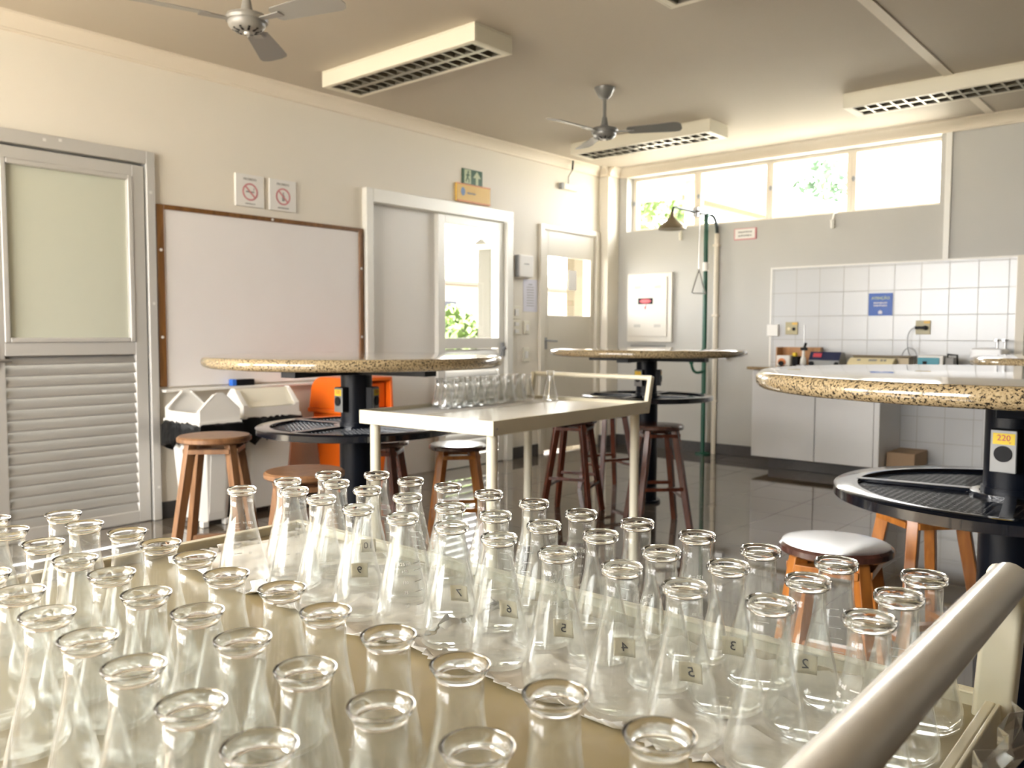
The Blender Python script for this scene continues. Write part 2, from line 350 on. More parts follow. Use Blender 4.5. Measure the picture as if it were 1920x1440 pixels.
# white tiling on the back wall, behind the counter
bm = bmesh.new(); box(bm, -3.148, -1.25, B - 0.012, B, 0.0, 1.705); struct(obj('wall_tiled', bm, M['tile'], smooth=False))
bm = bmesh.new(); box(bm, -3.165, -3.148, B - 0.016, B, 0.85, 1.72); box(bm, -3.148, -1.25, B - 0.016, B, 1.705, 1.72); struct(obj('trim_4', bm, M['white'], bevel=0.002))
bm = bmesh.new(); box(bm, -1.25, -1.19, B - 0.03, B, 0, 1.72); struct(obj('trim_5', bm, M['wall'], bevel=0.003))
# cove cornice under the ceiling
cov = [(0, 0), (0.022, 0.0), (0.024, 0.010), (0.018, 0.016), (0.024, 0.034), (0.036, 0.054), (0.054, 0.072), (0.070, 0.078), (0.072, 0.09), (0, 0.09)]
bm = bmesh.new(); prism(bm, [(A + p, 2.69 + q) for p, q in cov], YF, 7.0, 'y'); struct(obj('trim_1', bm, M['cornice']))
bm = bmesh.new(); prism(bm, [(B - p, 2.69 + q) for p, q in cov], -4.79, XR, 'x'); struct(obj('trim_2', bm, M['cornice']))
bm = bmesh.new(); prism(bm, [(-4.79 + p, 2.69 + q) for p, q in cov], 7.0, B, 'y'); prism(bm, [(7.0 - p, 2.69 + q) for p, q in cov], A, -4.79, 'x'); struct(obj('trim_6', bm, M['cornice']))
# ceiling batten
bm = bmesh.new(); box(bm, -1.485, -1.425, YF, B - 0.06, ZC - 0.006, ZC); struct(obj('trim_3', bm, M['cornice'], bevel=0.002))
# dark stone baseboards
for n, (a, b) in enumerate(((YF, 1.41), (2.41, 3.975), (5.635, 6.03))):
    bm = bmesh.new(); box(bm, A, A + 0.014, a, b, 0, 0.10); struct(obj('baseboard_left' if n == 0 else 'baseboard_left_%s' % ('', 'middle', 'far')[n], bm, M['base'], bevel=0.002))
bm = bmesh.new(); box(bm, -4.79, -3.10, B - 0.014, B, 0, 0.10); struct(obj('baseboard_back', bm, M['base'], bevel=0.002))
bm = bmesh.new(); box(bm, -4.79, -4.776, 7.0, B - 0.014, 0, 0.10); box(bm, A, -4.776, 6.986, 7.0, 0, 0.10); struct(obj('baseboard_corner', bm, M['base'], bevel=0.002))
# plinth under the counter run
bm = bmesh.new(); box(bm, -2.96, -1.25, 6.75, B - 0.012, 0, 0.085); struct(obj('trim_7', bm, M['base'], bevel=0.003))
bm = bmesh.new(); box(bm, -2.02, -1.25, 6.74, B - 0.012, 0.085, 0.10); struct(obj('trim_8', bm, M['tile'], bevel=0.002))

# ---- clerestory windows: four awning sashes set back in the wall
k = 7.33 / 7.2
def kx(x): return x * k
def kz(z): return (z - H) * k + H
panes = [(-4.572, -3.935), (-3.862, -3.2225), (-3.156, -2.516), (-2.439, -1.801)]
edges = [-4.70, (kx(-3.935) + kx(-3.862)) / 2, (kx(-3.2225) + kx(-3.156)) / 2, (kx(-2.516) + kx(-2.439)) / 2, -1.80]
zt, zb = kz(2.635), kz(2.165)
for i, (p0, p1) in enumerate(panes):
    a, b = edges[i], edges[i + 1]; q0, q1 = kx(p0), min(kx(p1), b - 0.01)
    bm = bmesh.new(); y0, y1 = 7.31, 7.36
    box(bm, a, q0, y0, y1, 2.15, 2.69); box(bm, q1, b, y0, y1, 2.15, 2.69); box(bm, q0, q1, y0, y1, 2.15, zb); box(bm, q0, q1, y0, y1, zt, 2.69)
    w = struct(obj('window_%d' % (i + 1), bm, M['cornice'], bevel=0.004))
    bm = bmesh.new(); box(bm, q0 - 0.004, q1 + 0.004, 7.332, 7.338, zb - 0.004, zt + 0.004); obj('pane', bm, M['pane'], w, smooth=False)
    bm = bmesh.new(); mz = (zb + zt) / 2 + 0.02
    box(bm, q0 - 0.03, q0 - 0.012, 7.295, 7.31, mz - 0.02, mz + 0.02); box(bm, q0 - 0.032, q0 + 0.0, 7.288, 7.296, mz - 0.006, mz + 0.006); obj('latch', bm, M['greyplastic'], w, bevel=0.002)
    if i in (0, 2):
        bm = bmesh.new(); sx = q1 - 0.06
        tube(bm, [(sx, 7.30, zb + 0.01), (sx, 7.27, zb - 0.01), (sx, 7.19, zb - 0.05), (sx, 7.165, zb - 0.10)], 0.008, 8)
        tube(bm, [(sx, 7.165, zb - 0.09), (sx, 7.165, zb - 0.16)], [0.017, 0.014], 10); obj('winder', bm, M['white'] if i else M['offwhite'], w)

# ---- door 1: aluminium door with frosted pane above and louvres below
bm = bmesh.new()
box(bm, A - 0.14, A + 0.035, 1.42, 1.475, 0, 2.185); box(bm, A - 0.14, A + 0.035, 2.352, 2.402, 0, 2.185); box(bm, A - 0.14, A + 0.035, 1.475, 2.352, 2.113, 2.185)
box(bm, A - 0.06, A - 0.034, 1.475, 2.352, 2.075, 2.113); box(bm, A - 0.06, A - 0.034, 1.475, 1.505, 0, 2.075); box(bm, A - 0.06, A - 0.034, 2.32, 2.352, 0, 2.075)
d1 = struct(obj('door_1', bm, M['alu'], bevel=0.004))
y0, y1 = 1.482, 2.344
bm = bmesh.new(); xa, xb = A - 0.03, A + 0.018
box(bm, xa, xb, y0, y0 + 0.10, 0.003, 2.10); box(bm, xa, xb, y1 - 0.072, y1, 0.003, 2.10); box(bm, xa, xb, y0 + 0.10, y1 - 0.072, 2.035, 2.10); box(bm, xa, xb, y0 + 0.10, y1 - 0.072, 1.000, 1.072); box(bm, xa, xb, y0 + 0.10, y1 - 0.072, 0.003, 0.072)
obj('door_leaf', bm, M['alu'], d1, bevel=0.004)
bm = bmesh.new(); g0, g1 = y0 + 0.10, y1 - 0.072
for q in ((g0, g0 + 0.028, 1.072, 2.035), (g1 - 0.028, g1, 1.072, 2.035), (g0 + 0.028, g1 - 0.028, 1.072, 1.098), (g0 + 0.028, g1 - 0.028, 2.008, 2.035)): box(bm, A - 0.025, A + 0.026, *q)
obj('glazing_bead', bm, M['alu'], d1, bevel=0.006)
bxo('frosted_pane', M['frosted'], A - 0.012, A - 0.004, g0 + 0.02, g1 - 0.02, 1.09, 2.016, d1)
bm = bmesh.new()
for i in range(16):
    z = 0.062 + i * 0.0592
    prism(bm, [(A - 0.028, z + 0.050), (A + 0.004, z), (A + 0.012, z), (A + 0.013, z + 0.010), (A - 0.018, z + 0.058), (A - 0.028, z + 0.058)], g0 - 0.004, g1 + 0.004, 'y')
obj('louvre_slats', bm, M['aluslat'], d1)
bm = bmesh.new(); tube(bm, [(A + 0.018, 1.525, 0.98), (A + 0.05, 1.525, 0.98)], 0.010, 12); tube(bm, [(A + 0.05, 1.52, 0.98), (A + 0.052, 1.60, 0.975)], 0.009, 10); box(bm, A + 0.018, A + 0.024, 1.50, 1.55, 0.93, 1.06); obj('door_handle', bm, M['steel'], d1)
bm = bmesh.new()
for yy, zz in ((1.80, 2.155), (1.88, 2.166), (2.375, 1.95), (2.38, 1.30), (2.385, 0.20)): box(bm, A + 0.035, A + 0.037, yy - 0.008, yy + 0.008, zz - 0.008, zz + 0.008)
obj('frame_screw_caps', bm, M['white'], d1, bevel=0.002)

# ---- door 2: sliding door, blank panel beside a half-glazed louvred leaf
bm = bmesh.new()
box(bm, A - 0.14, A + 0.05, 3.981, 4.045, 0, 2.195); box(bm, A - 0.14, A + 0.05, 5.549, 5.627, 0, 2.195); box(bm, A - 0.14, A + 0.05, 4.045, 5.549, 2.095, 2.195)
d2 = struct(obj('door_2', bm, M['alulight'], bevel=0.004))
bm = bmesh.new(); box(bm, A - 0.09, A - 0.04, 4.045, 4.80, 0.0, 2.095); obj('blank_panel', bm, M['panelgrey'], d2, bevel=0.003)
l0, l1 = 4.742, 5.545
bm = bmesh.new(); xa, xb = A - 0.035, A + 0.012
box(bm, xa, xb, l0, l0 + 0.082, 0.003, 2.09); box(bm, xa, xb, l1 - 0.07, l1, 0.003, 2.09); box(bm, xa, xb, l0 + 0.082, l1 - 0.07, 2.02, 2.09); box(bm, xa, xb, l0 + 0.082, l1 - 0.07, 1.0, 1.09); box(bm, xa, xb, l0 + 0.082, l1 - 0.07, 0.003, 0.10)
obj('door_leaf', bm, M['alulight'], d2, bevel=0.004)
bxo('pane', M['pane'], A - 0.014, A - 0.009, l0 + 0.078, l1 - 0.066, 1.086, 2.024, d2)
bm = bmesh.new()
for i in range(15):
    z = 0.11 + i * 0.059
    prism(bm, [(A - 0.03, z + 0.050), (A + 0.0, z), (A + 0.008, z), (A + 0.009, z + 0.010), (A - 0.02, z + 0.058), (A - 0.03, z + 0.058)], l0 + 0.08, l1 - 0.068, 'y')
obj('louvre_slats', bm, M['alu'], d2)
bm = bmesh.new(); box(bm, A + 0.012, A + 0.03, l1 - 0.05, l1 - 0.015, 0.93, 1.05); tube(bm, [(A + 0.03, l1 - 0.032, 1.0), (A + 0.055, l1 - 0.032, 1.0)], 0.012, 12); obj('door_lock', bm, M['greyplastic'], d2, bevel=0.003)

# ---- door 3: cream door with a square pane
bm = bmesh.new()
box(bm, A - 0.14, A + 0.03, 6.038, 6.10, 0, 2.14); box(bm, A - 0.14, A + 0.03, 6.93, 6.985, 0, 2.14); box(bm, A - 0.14, A + 0.03, 6.10, 6.93, 2.092, 2.14)
d3 = struct(obj('door_3', bm, M['whitewood'], bevel=0.004))
bm = bmesh.new(); xa, xb = A - 0.04, A - 0.002
box(bm, xa, xb, 6.105, 6.186, 0.024, 2.088); box(bm, xa, xb, 6.866, 6.926, 0.024, 2.088); box(bm, xa, xb, 6.186, 6.866, 1.856, 2.088); box(bm, xa, xb, 6.186, 6.866, 0.024, 1.300)
obj('door_leaf', bm, M['whitewood'], d3, bevel=0.003)
bxo('pane', M['pane'], A - 0.024, A - 0.019, 6.18, 6.87, 1.294, 1.862, d3)
bm = bmesh.new(); tube(bm, [(A - 0.002, 6.145, 1.06), (A + 0.045, 6.145, 1.06), (A + 0.05, 6.16, 1.06), (A + 0.05, 6.26, 1.055)], 0.009, 10); box(bm, A - 0.002, A + 0.006, 6.125, 6.165, 0.98, 1.09); obj('door_handle', bm, M['greyplastic'], d3)
bxo('stuck_notice', M['paper'], A - 0.018, A - 0.0165, 6.52, 6.65, 1.55, 1.74, d3)
# ------------------------------------------------------------------ on the left wall
t = thing('whiteboard', 'big white writing board in a brown wooden frame on the left wall', 'whiteboard', (A, 2.411, 0.80))
w, h = 1.552, 1.092
bm = bmesh.new(); box(bm, 0.003, 0.016, 0.03, w - 0.03, 0.0, h - 0.02); obj('writing_surface', bm, M['board'], t, smooth=False)
bm = bmesh.new(); fw = 0.045
box(bm, 0, 0.028, 0, fw, 0, h); box(bm, 0, 0.028, w - 0.032, w, 0, h); box(bm, 0, 0.028, fw, w - 0.032, h - 0.028, h); obj('frame', bm, M['brownframe'], t, bevel=0.004)
bm = bmesh.new(); prism(bm, [(0.016, -0.03), (0.075, -0.03), (0.078, -0.016), (0.066, -0.012), (0.062, -0.02), (0.016, -0.012)], 0.01, w - 0.01, 'y'); obj('pen_ledge', bm, M['white'], t, bevel=0.002)
bm = bmesh.new()
for yy, zz in ((0.02, 0.30), (0.022, 0.82), (0.79, h - 0.014), (w - 0.016, 0.30), (w - 0.016, 0.80)): tube(bm, [(0.027, yy, zz), (0.031, yy, zz)], 0.009, 10)
obj('frame_screws', bm, M['white'], t)
t = thing('board_eraser', 'black felt board eraser with a bright blue end on the whiteboard ledge', 'eraser', (A + 0.045, 2.95, 0.788))
bm = bmesh.new(); box(bm, -0.022, 0.022, -0.055, 0.075, 0, 0.04); obj('felt_block', bm, M['black'], t, bevel=0.004)
bm = bmesh.new(); box(bm, -0.023, 0.023, -0.085, -0.055, 0, 0.042); obj('blue_end', bm, M['bluecap'], t, bevel=0.004)['label'] = 'bright blue end of the eraser'
def no_sign(y0, y1, label, icon, foot):
    t = thing('prohibition_sign', label, 'sign', (A, (y0 + y1) / 2, 2.048), 0, 'square prohibition signs over the whiteboard'); s = 0.206
    bm = bmesh.new(); box(bm, 0, 0.016, -s / 2, s / 2, -s / 2, s / 2); obj('plate', bm, M['paper'], t, bevel=0.002)
    T = Matrix(((0, 0, 1, 0.0165), (1, 0, 0, 0), (0, 1, 0, 0), (0, 0, 0, 1)))
    bm = bmesh.new(); lathe(bm, [(0.046, 0), (0.056, 0), (0.056, 0.001), (0.046, 0.001)], 40, T @ Matrix.Translation((0, -0.008, 0)), closed=True)
    box(bm, -0.05, 0.05, -0.005, 0.005, 0.0012, 0.0022, T @ Matrix.Translation((0, -0.008, 0)) @ Matrix.Rotation(-PI / 4, 4, 'Z')); obj('red_ring', bm, M['pink'], t)
    bm = bmesh.new(); Q = T @ Matrix.Translation((0, -0.008, 0))
    if icon == 'cig': box(bm, -0.03, 0.02, -0.004, 0.005, 0, 0.001, Q); box(bm, 0.022, 0.03, -0.004, 0.005, 0, 0.001, Q); tube(bm, [Q @ Vector(p) for p in ((0.026, 0.01, 0), (0.03, 0.018, 0), (0.024, 0.026, 0))], 0.0016, 6)
    else: prism(bm, [(-0.008, -0.03), (0.012, -0.03), (0.012, 0.004), (0.005, 0.012), (0.005, 0.028), (-0.002, 0.028), (-0.002, 0.012), (-0.008, 0.004)], 0, 0.001, 'z', Q)
    obj('icon', bm, M['greyink'], t, smooth=False)
    bm = bmesh.new(); add_text(bm, 'PROIBIDO', 0.021, T @ Matrix.Translation((0, 0.072, 0)), bold=True); obj('heading', bm, M['greyink'], t, smooth=False)
    bm = bmesh.new(); scribble(bm, foot, 0.010, T @ Matrix.Translation((0, -0.084, 0)), seed=int(y0 * 100)); obj('footer', bm, M['greyink'], t, smooth=False)
no_sign(2.942, 3.148, 'square white prohibition sign with red ring over a cigarette, nearer the aluminium door', 'cig', 0.072)
no_sign(3.190, 3.398, 'square white prohibition sign with red ring over an upright bottle shape', 'bottle', 0.085)
t = thing('exit_sign', 'dark green emergency exit sign with pale running figure and arrow', 'sign', (A, 5.147, 2.428))
bm = bmesh.new(); box(bm, 0, 0.010, -0.12, 0.12, -0.062, 0.064); obj('plate', bm, M['green'], t, bevel=0.001)
bm = bmesh.new(); T = Matrix(((0, 0, 1, 0.0105), (1, 0, 0, 0), (0, 1, 0, 0), (0, 0, 0, 1)))
box(bm, -0.100, -0.022, -0.056, 0.058, 0, 0.0008, T); obj('pale_doorway', bm, M['palegreen'], t, smooth=False)
bm = bmesh.new(); prism(bm, [(0.038, -0.058), (0.068, -0.058), (0.068, 0.0), (0.10, 0.0), (0.053, 0.056), (0.006, 0.0), (0.038, 0.0)], 0, 0.0008, 'z', T); obj('arrow', bm, M['palegreen'], t, smooth=False)
bm = bmesh.new(); Q = T @ Matrix.Translation((-0.06, 0, 0.001))
lathe(bm, [(0, 0), (0.010, 0), (0.010, 0.001), (0, 0.001)], 16, Q @ Matrix.Translation((0.006, 0.038, 0)))
for p, q, wd in (((0.004, 0.026), (-0.004, -0.008), 0.017), ((0.0, 0.022), (-0.022, 0.008), 0.008), ((0.004, 0.022), (0.024, 0.010), 0.008), ((-0.004, -0.006), (0.016, -0.024), 0.010), ((0.016, -0.022), (0.014, -0.048), 0.009), ((-0.004, -0.006), (-0.024, -0.042), 0.010)):
    beam(bm, Q @ Vector((*p, 0.0005)), Q @ Vector((*q, 0.0005)), wd, 0.001, up=(1, 0, 0))
obj('running_figure', bm, M['green'], t, smooth=False)
t = thing('room_sign', 'yellow room name plate with orange edges and a blue crest above the sliding door', 'sign', (A, 5.151, 2.290))
bm = bmesh.new(); box(bm, 0, 0.022, -0.204, 0.204, -0.076, 0.074); obj('plate', bm, M['yellow'], t, bevel=0.003)
T = Matrix(((0, 0, 1, 0.0225), (1, 0, 0, 0), (0, 1, 0, 0), (0, 0, 0, 1)))
bm = bmesh.new(); box(bm, -0.204, 0.204, 0.064, 0.0742, 0, 0.0008, T); box(bm, -0.204, 0.204, -0.0762, -0.064, 0, 0.0008, T); obj('orange_stripes', bm, M['orangeedge'], t, smooth=False)
bm = bmesh.new(); lathe(bm, [(0, 0), (0.030, 0), (0.030, 0.001), (0, 0.001)], 24, T @ Matrix.Translation((-0.132, 0.008, 0)) @ Matrix.Diagonal((0.85, 1.15, 1, 1))); obj('crest', bm, M['emblem'], t)
bm = bmesh.new(); scribble(bm, 0.10, 0.016, T @ Matrix.Translation((-0.03, 0.0, 0)), 5, 8); obj('lettering', bm, M['greyink'], t, smooth=False)
t = thing('emergency_wall_lamp', 'small white emergency light under the cornice by the far corner', 'emergency light', (A, 6.46, 2.52))
bm = bmesh.new(); box(bm, 0, 0.05, -0.10, 0.13, -0.03, 0.03); obj('body', bm, M['offwhite'], t, bevel=0.008)
bm = bmesh.new(); box(bm, 0, 0.045, -0.125, -0.10, -0.028, 0.03); obj('end_cap', bm, M['greyplastic'], t, bevel=0.004)
bm = bmesh.new(); tube(bm, [(0.075, 0.0, 0.245), (0.068, 0.0, 0.16)], 0.010, 8); tube(bm, [(0.068, 0.0, 0.16), (0.02, 0.0, 0.10), (0.02, 0.0, 0.03)], 0.004, 6); obj('lead', bm, M['black'], t)
t = thing('dispenser', 'white wall dispenser box above the lilac notice beside the sliding door', 'dispenser', (A, 5.805, 1.73))
bm = bmesh.new(); box(bm, 0, 0.055, -0.092, 0.10, -0.10, 0.102); obj('body', bm, M['white'], t, bevel=0.012)
bm = bmesh.new(); box(bm, 0.0, 0.046, -0.104, -0.092, -0.098, 0.098); obj('dark_side', bm, M['greyplastic'], t, bevel=0.002)
bm = bmesh.new(); scribble(bm, 0.07, 0.010, Matrix(((0, 0, 1, 0.0552), (1, 0, 0, 0), (0, 1, 0, 0.02), (0, 0, 0, 1))), 3, 4); obj('mark', bm, M['greyink'], t, smooth=False)
t = thing('paper_sign', 'pale lilac printed notice on the wall between the two far doors', 'notice', (A, 5.92, 1.473))
bm = bmesh.new(); box(bm, 0, 0.003, -0.10, 0.10, -0.147, 0.147); obj('sheet', bm, M['lilac'], t, smooth=False)
bm = bmesh.new(); T = Matrix(((0, 0, 1, 0.0032), (1, 0, 0, 0), (0, 1, 0, 0), (0, 0, 0, 1)))
for i in range(9): scribble(bm, 0.10 if i else 0.06, 0.007, T @ Matrix.Translation((0, 0.10 - i * 0.024, 0)), i, 9)
obj('printed_lines', bm, M['greyink'], t, smooth=False)
def plate(y0, y1, z0, z1, label, n):
    t = thing('switch_plate', label, 'switch', (A, (y0 + y1) / 2, (z0 + z1) / 2), 0, 'wall plates beside the sliding door'); w, h = (y1 - y0) / 2, (z1 - z0) / 2
    bm = bmesh.new(); box(bm, 0, 0.014, -w, w, -h, h); obj('plate', bm, M['offwhite'], t, bevel=0.004)
    for i in range(n):
        bm = bmesh.new(); c = -h + (i + 0.5) * 2 * h / n; box(bm, 0.014, 0.020, -w * 0.45, w * 0.45, c - h * 0.5 / n, c + h * 0.5 / n); obj('rocker', bm, M['white'], t, bevel=0.002)
plate(5.655, 5.775, 1.255, 1.375, 'upper of two square switch plates beside the sliding door', 1)
plate(5.650, 5.780, 1.115, 1.245, 'lower of two square switch plates beside the sliding door', 2)
plate(5.822, 5.905, 1.12, 1.24, 'narrow upright switch plate under the lilac notice', 1)
plate(5.812, 5.898, 0.87, 1.00, 'narrow upright switch plate lowest on the wall between the doors', 1)

# ------------------------------------------------------------------ on the back wall
t = thing('electrical_panel', 'cream steel electrical panel with a red danger label beside the corner', 'electrical panel', (-4.40, B, 1.385))
bm = bmesh.new(); box(bm, -0.26, 0.25, -0.035, 0, -0.34, 0.34); obj('cabinet_body', bm, M['panel'], t, bevel=0.006)
bm = bmesh.new(); box(bm, -0.235, 0.20, -0.046, -0.035, -0.285, 0.30); dr = obj('door', bm, M['panel'], t, bevel=0.005)
bm = bmesh.new()
for x in (-0.17, 0.06):
    for z in (0.19, -0.19):
        for q in range(3): box(bm, x, x + 0.075, -0.048, -0.046, z + q * 0.010, z + q * 0.010 + 0.004)
obj('vent_slots', bm, M['greyink'], dr, smooth=False)
bm = bmesh.new(); tube(bm, [(-0.215, -0.046, 0.0), (-0.215, -0.054, 0.0)], 0.009, 12); obj('lock', bm, M['steel'], dr)
bm = bmesh.new(); box(bm, -0.125, 0.045, -0.048, -0.046, 0.035, 0.095); lb = obj('danger_heading', bm, M['black'], t, smooth=False)
bm = bmesh.new(); prism(bm, [(-0.04 + 0.066 * math.cos(a) * (1 if abs(math.cos(a)) < 0.6 else 1.0), 0.065 + 0.024 * math.sin(a)) for a in [2 * PI * i / 24 for i in range(24)]], -0.0492, -0.048, 'y'); obj('red_oval', bm, M['red'], lb, smooth=False)
bm = bmesh.new(); add_text(bm, 'PERIGO', 0.026, Matrix(((1, 0, 0, -0.04), (0, 0, -1, -0.0496), (0, 1, 0, 0.065), (0, 0, 0, 1))), bold=True); obj('lettering', bm, M['pink'], lb, smooth=False)
bm = bmesh.new(); box(bm, -0.125, 0.045, -0.048, -0.046, -0.035, 0.035); lc = obj('danger_field', bm, M['paper'], t, smooth=False)
bm = bmesh.new(); prism(bm, [(-0.03, 0.03), (-0.055, -0.004), (-0.043, -0.004), (-0.05, -0.03), (-0.025, 0.006), (-0.037, 0.006), (-0.022, 0.03)], -0.0492, -0.048, 'y'); obj('lightning_bolt', bm, M['red'], lc, smooth=False)
t = thing('cover_plate', 'long flat grey cover plate on the wall under the electrical panel', 'cover plate', (-4.43, B, 0.985))  # plain wall plate without openings
bm = bmesh.new(); box(bm, -0.20, 0.20, -0.012, 0, -0.035, 0.035); obj('plate', bm, M['greyink'], t, bevel=0.003)
t = thing('wall_sign', 'small white two line sign with pink edge high beside the shower pole', 'sign', (-3.418, B, 2.04))
bm = bmesh.new(); box(bm, -0.108, 0.108, -0.010, 0, -0.055, 0.05); obj('backing', bm, M['pink'], t, bevel=0.002)
bm = bmesh.new(); box(bm, -0.098, 0.096, -0.0125, -0.010, -0.045, 0.044); obj('face', bm, M['paper'], t, smooth=False)
bm = bmesh.new()
for z, s in ((0.015, 1), (-0.017, 2)): scribble(bm, 0.13, 0.017, Matrix(((1, 0, 0, 0), (0, 0, -1, -0.0125), (0, 1, 0, z), (0, 0, 0, 1))), s, 7)
obj('printed_lines', bm, M['greyink'], t, smooth=False)
t = thing('notice_sign', 'royal blue notice with yellow heading on the white tiles', 'sign', (-2.218, B - 0.012, 1.375))
bm = bmesh.new(); box(bm, -0.094, 0.094, -0.006, 0, -0.092, 0.092); obj('plate', bm, M['blue'], t, smooth=False)
W = lambda z: Matrix(((1, 0, 0, 0), (0, 0, -1, -0.0064), (0, 1, 0, z), (0, 0, 0, 1)))
bm = bmesh.new(); add_text(bm, 'ATENÇÃO', 0.030, W(0.05), bold=True); obj('heading', bm, M['palegreen'], t, smooth=False)
bm = bmesh.new(); scribble(bm, 0.105, 0.015, W(0.012), 11, 8); scribble(bm, 0.105, 0.015, W(-0.010), 12, 9); obj('printed_lines', bm, M['lilac'], t, smooth=False)
bm = bmesh.new(); prism(bm, [(-0.014, -0.016), (0.014, -0.016), (0.016, 0.004), (0, 0.016), (-0.016, 0.004)], 0, 0.001, 'z', W(-0.062)); obj('crest', bm, M['lilac'], t, smooth=False)
def socket(x, z, label, plug):
    t = thing('wall_socket', label, 'socket', (x, B - 0.012, z), 0, 'square sockets on the tiled wall'); s = 0.055
    bm = bmesh.new(); box(bm, -s, s, -0.012, 0, -s, s); obj('plate', bm, M['socket'], t, bevel=0.003)
    bm = bmesh.new(); box(bm, 0.006, s - 0.002, -0.0135, -0.012, s - 0.024, s - 0.004); obj('voltage_label', bm, M['yellow'], t, smooth=False)
    bm = bmesh.new(); tube(bm, [(0.022, -0.012, -0.006), (0.022, -0.0145, -0.006)], 0.016, 16); obj('socket_hole', bm, M['black'], t)
    bm = bmesh.new(); tube(bm, [(-0.024, -0.012, -0.004), (-0.024, -0.014, -0.004)], 0.014, 16); obj('blank_disc', bm, M['creamdev'], t)
    if plug:
        bm = bmesh.new(); tube(bm, [(0.022, -0.014, -0.002), (0.022, -0.05, -0.002)], 0.017, 12); box(bm, -0.05, 0.03, -0.055, -0.03, -0.014, 0.010); obj('plug', bm, M['black'], t, bevel=0.003)
        bm = bmesh.new(); tube(bm, bez((-0.05, -0.042, -0.002), (-0.12, -0.05, -0.01), (-0.10, -0.06, -0.15), (-0.085, -0.07, -0.20), 14) + bez((-0.085, -0.07, -0.20), (-0.06, -0.08, -0.27), (0.0, -0.09, -0.25), (-0.02, -0.10, -0.20), 10)[1:] + bez((-0.02, -0.10, -0.20), (-0.05, -0.11, -0.13), (-0.14, -0.12, -0.15), (-0.12, -0.14, -0.315), 10)[1:], 0.004, 8); obj('cable', bm, M['greyplastic'], t)
socket(-2.96, 1.18, 'square beige socket plate near the left edge of the white tiles, nothing plugged in', False)
socket(-1.888, 1.185, 'square beige socket plate on the white tiles with black plug and hanging grey cable', True)
t = thing('junction_box', 'small plain white box on the left edge of the white tiles', 'junction box', (-3.125, B - 0.012, 1.165))
bm = bmesh.new(); box(bm, -0.055, 0.05, -0.03, 0, -0.055, 0.05); obj('box', bm, M['white'], t, bevel=0.006)
t = thing('cable_trunking', 'white vertical cable trunking from the window corner down to the tiles', 'trunking', (-1.742, B, 0))
bm = bmesh.new(); box(bm, -0.022, 0.022, -0.022, 0, 1.72, 2.69); obj('trunking', bm, M['white'], t, bevel=0.003)
t = thing('wall_pipe', 'beige vertical water pipe on the wall right behind the green shower pole', 'pipe', (-3.69, B, 0))
bm = bmesh.new(); tube(bm, [(0, -0.024, 0.0), (0, -0.024, 2.06)], 0.022, 12); obj('pipe', bm, M['cornice'], t)
bm = bmesh.new()
for z in (0.5, 1.3, 1.95): box(bm, -0.03, 0.03, -0.05, 0, z - 0.01, z + 0.01)
obj('clips', bm, M['cornice'], t, bevel=0.003)

# safety shower with eyewash
t = thing('safety_shower', 'green pole safety shower with bronze cone head and triangle pull in front of the windows', 'safety shower', (-3.75, 7.08, 0))
bm = bmesh.new(); tube(bm, [(0, 0, 0.0), (0, 0, 1.72)], 0.021, 14); obj('lower_pole', bm, M['pipegreen'], t)
bm = bmesh.new(); tube(bm, [(0, 0, 1.78), (0, 0, 2.22)], 0.021, 14); tube(bm, [(0, 0, 2.20), (0, 0, 2.24)], 0.026, 14); obj('upper_pole', bm, M['pipegreen'], t)
bm = bmesh.new(); tube(bm, [(0, 0, 1.71), (0, 0, 1.79)], 0.029, 14); obj('white_joint', bm, M['white'], t)
bm = bmesh.new(); lathe(bm, [(0, 0), (0.07, 0), (0.07, 0.012), (0.024, 0.016), (0, 0.016)], 20); obj('floor_flange', bm, M['pipegreen'], t)
bm = bmesh.new(); tube(bm, [(0, 0, 2.23), (0, -0.55, 2.23)] + bez((0, -0.55, 2.23), (0, -0.60, 2.23), (0, -0.62, 2.22), (0, -0.62, 2.14), 6)[1:], 0.013, 12); tube(bm, [(0, 0, 2.23), (0, 0.075, 2.23)] + bez((0, 0.075, 2.23), (0.03, 0.09, 2.23), (0.05, 0.10, 2.2), (0.06, 0.10, 2.05), 6)[1:], 0.015, 10); obj('arm', bm, M['pipedark'], t)
bm = bmesh.new(); lathe(bm, [(0, 0.15), (0.018, 0.15), (0.020, 0.11), (0.05, 0.075), (0.115, 0.025), (0.122, 0.0), (0.112, 0.004), (0, 0.02)], 32, Matrix.Translation((0, -0.62, 2.035))); obj('shower_head', bm, M['brass'], t)
bm = bmesh.new(); tube(bm, [(0, -0.20, 2.19), (0, -0.20, 2.27)], 0.027, 12); tube(bm, [(-0.05, -0.20, 2.235), (0.05, -0.20, 2.235)], 0.012, 10); obj('valve', bm, M['steel'], t)
bm = bmesh.new(); tube(bm, [(0, -0.13, 2.20), (0, -0.13, 1.72)], 0.005, 8)
tr = [Vector((0, -0.13, 1.72)), Vector((-0.02, -0.22, 1.50)), Vector((0.02, -0.04, 1.50))]
for a, b in ((0, 1), (1, 2), (2, 0)): tube(bm, [tr[a], tr[b]], 0.006, 8)
obj('pull_rod', bm, M['steel'], t)
bm = bmesh.new(); tube(bm, bez((0, -0.02, 0.78), (-0.02, -0.10, 0.76), (-0.04, -0.14, 0.76), (-0.05, -0.15, 0.86), 10), 0.013, 10); obj('eyewash_arm', bm, M['pipegreen'], t)
bm = bmesh.new(); lathe(bm, [(0, 0), (0.018, 0.0), (0.03, 0.05), (0.034, 0.085), (0.028, 0.085), (0.012, 0.02), (0, 0.02)], 20, Matrix.Translation((-0.05, -0.15, 0.85))); obj('eyewash_cup', bm, M['pipegreen'], t)
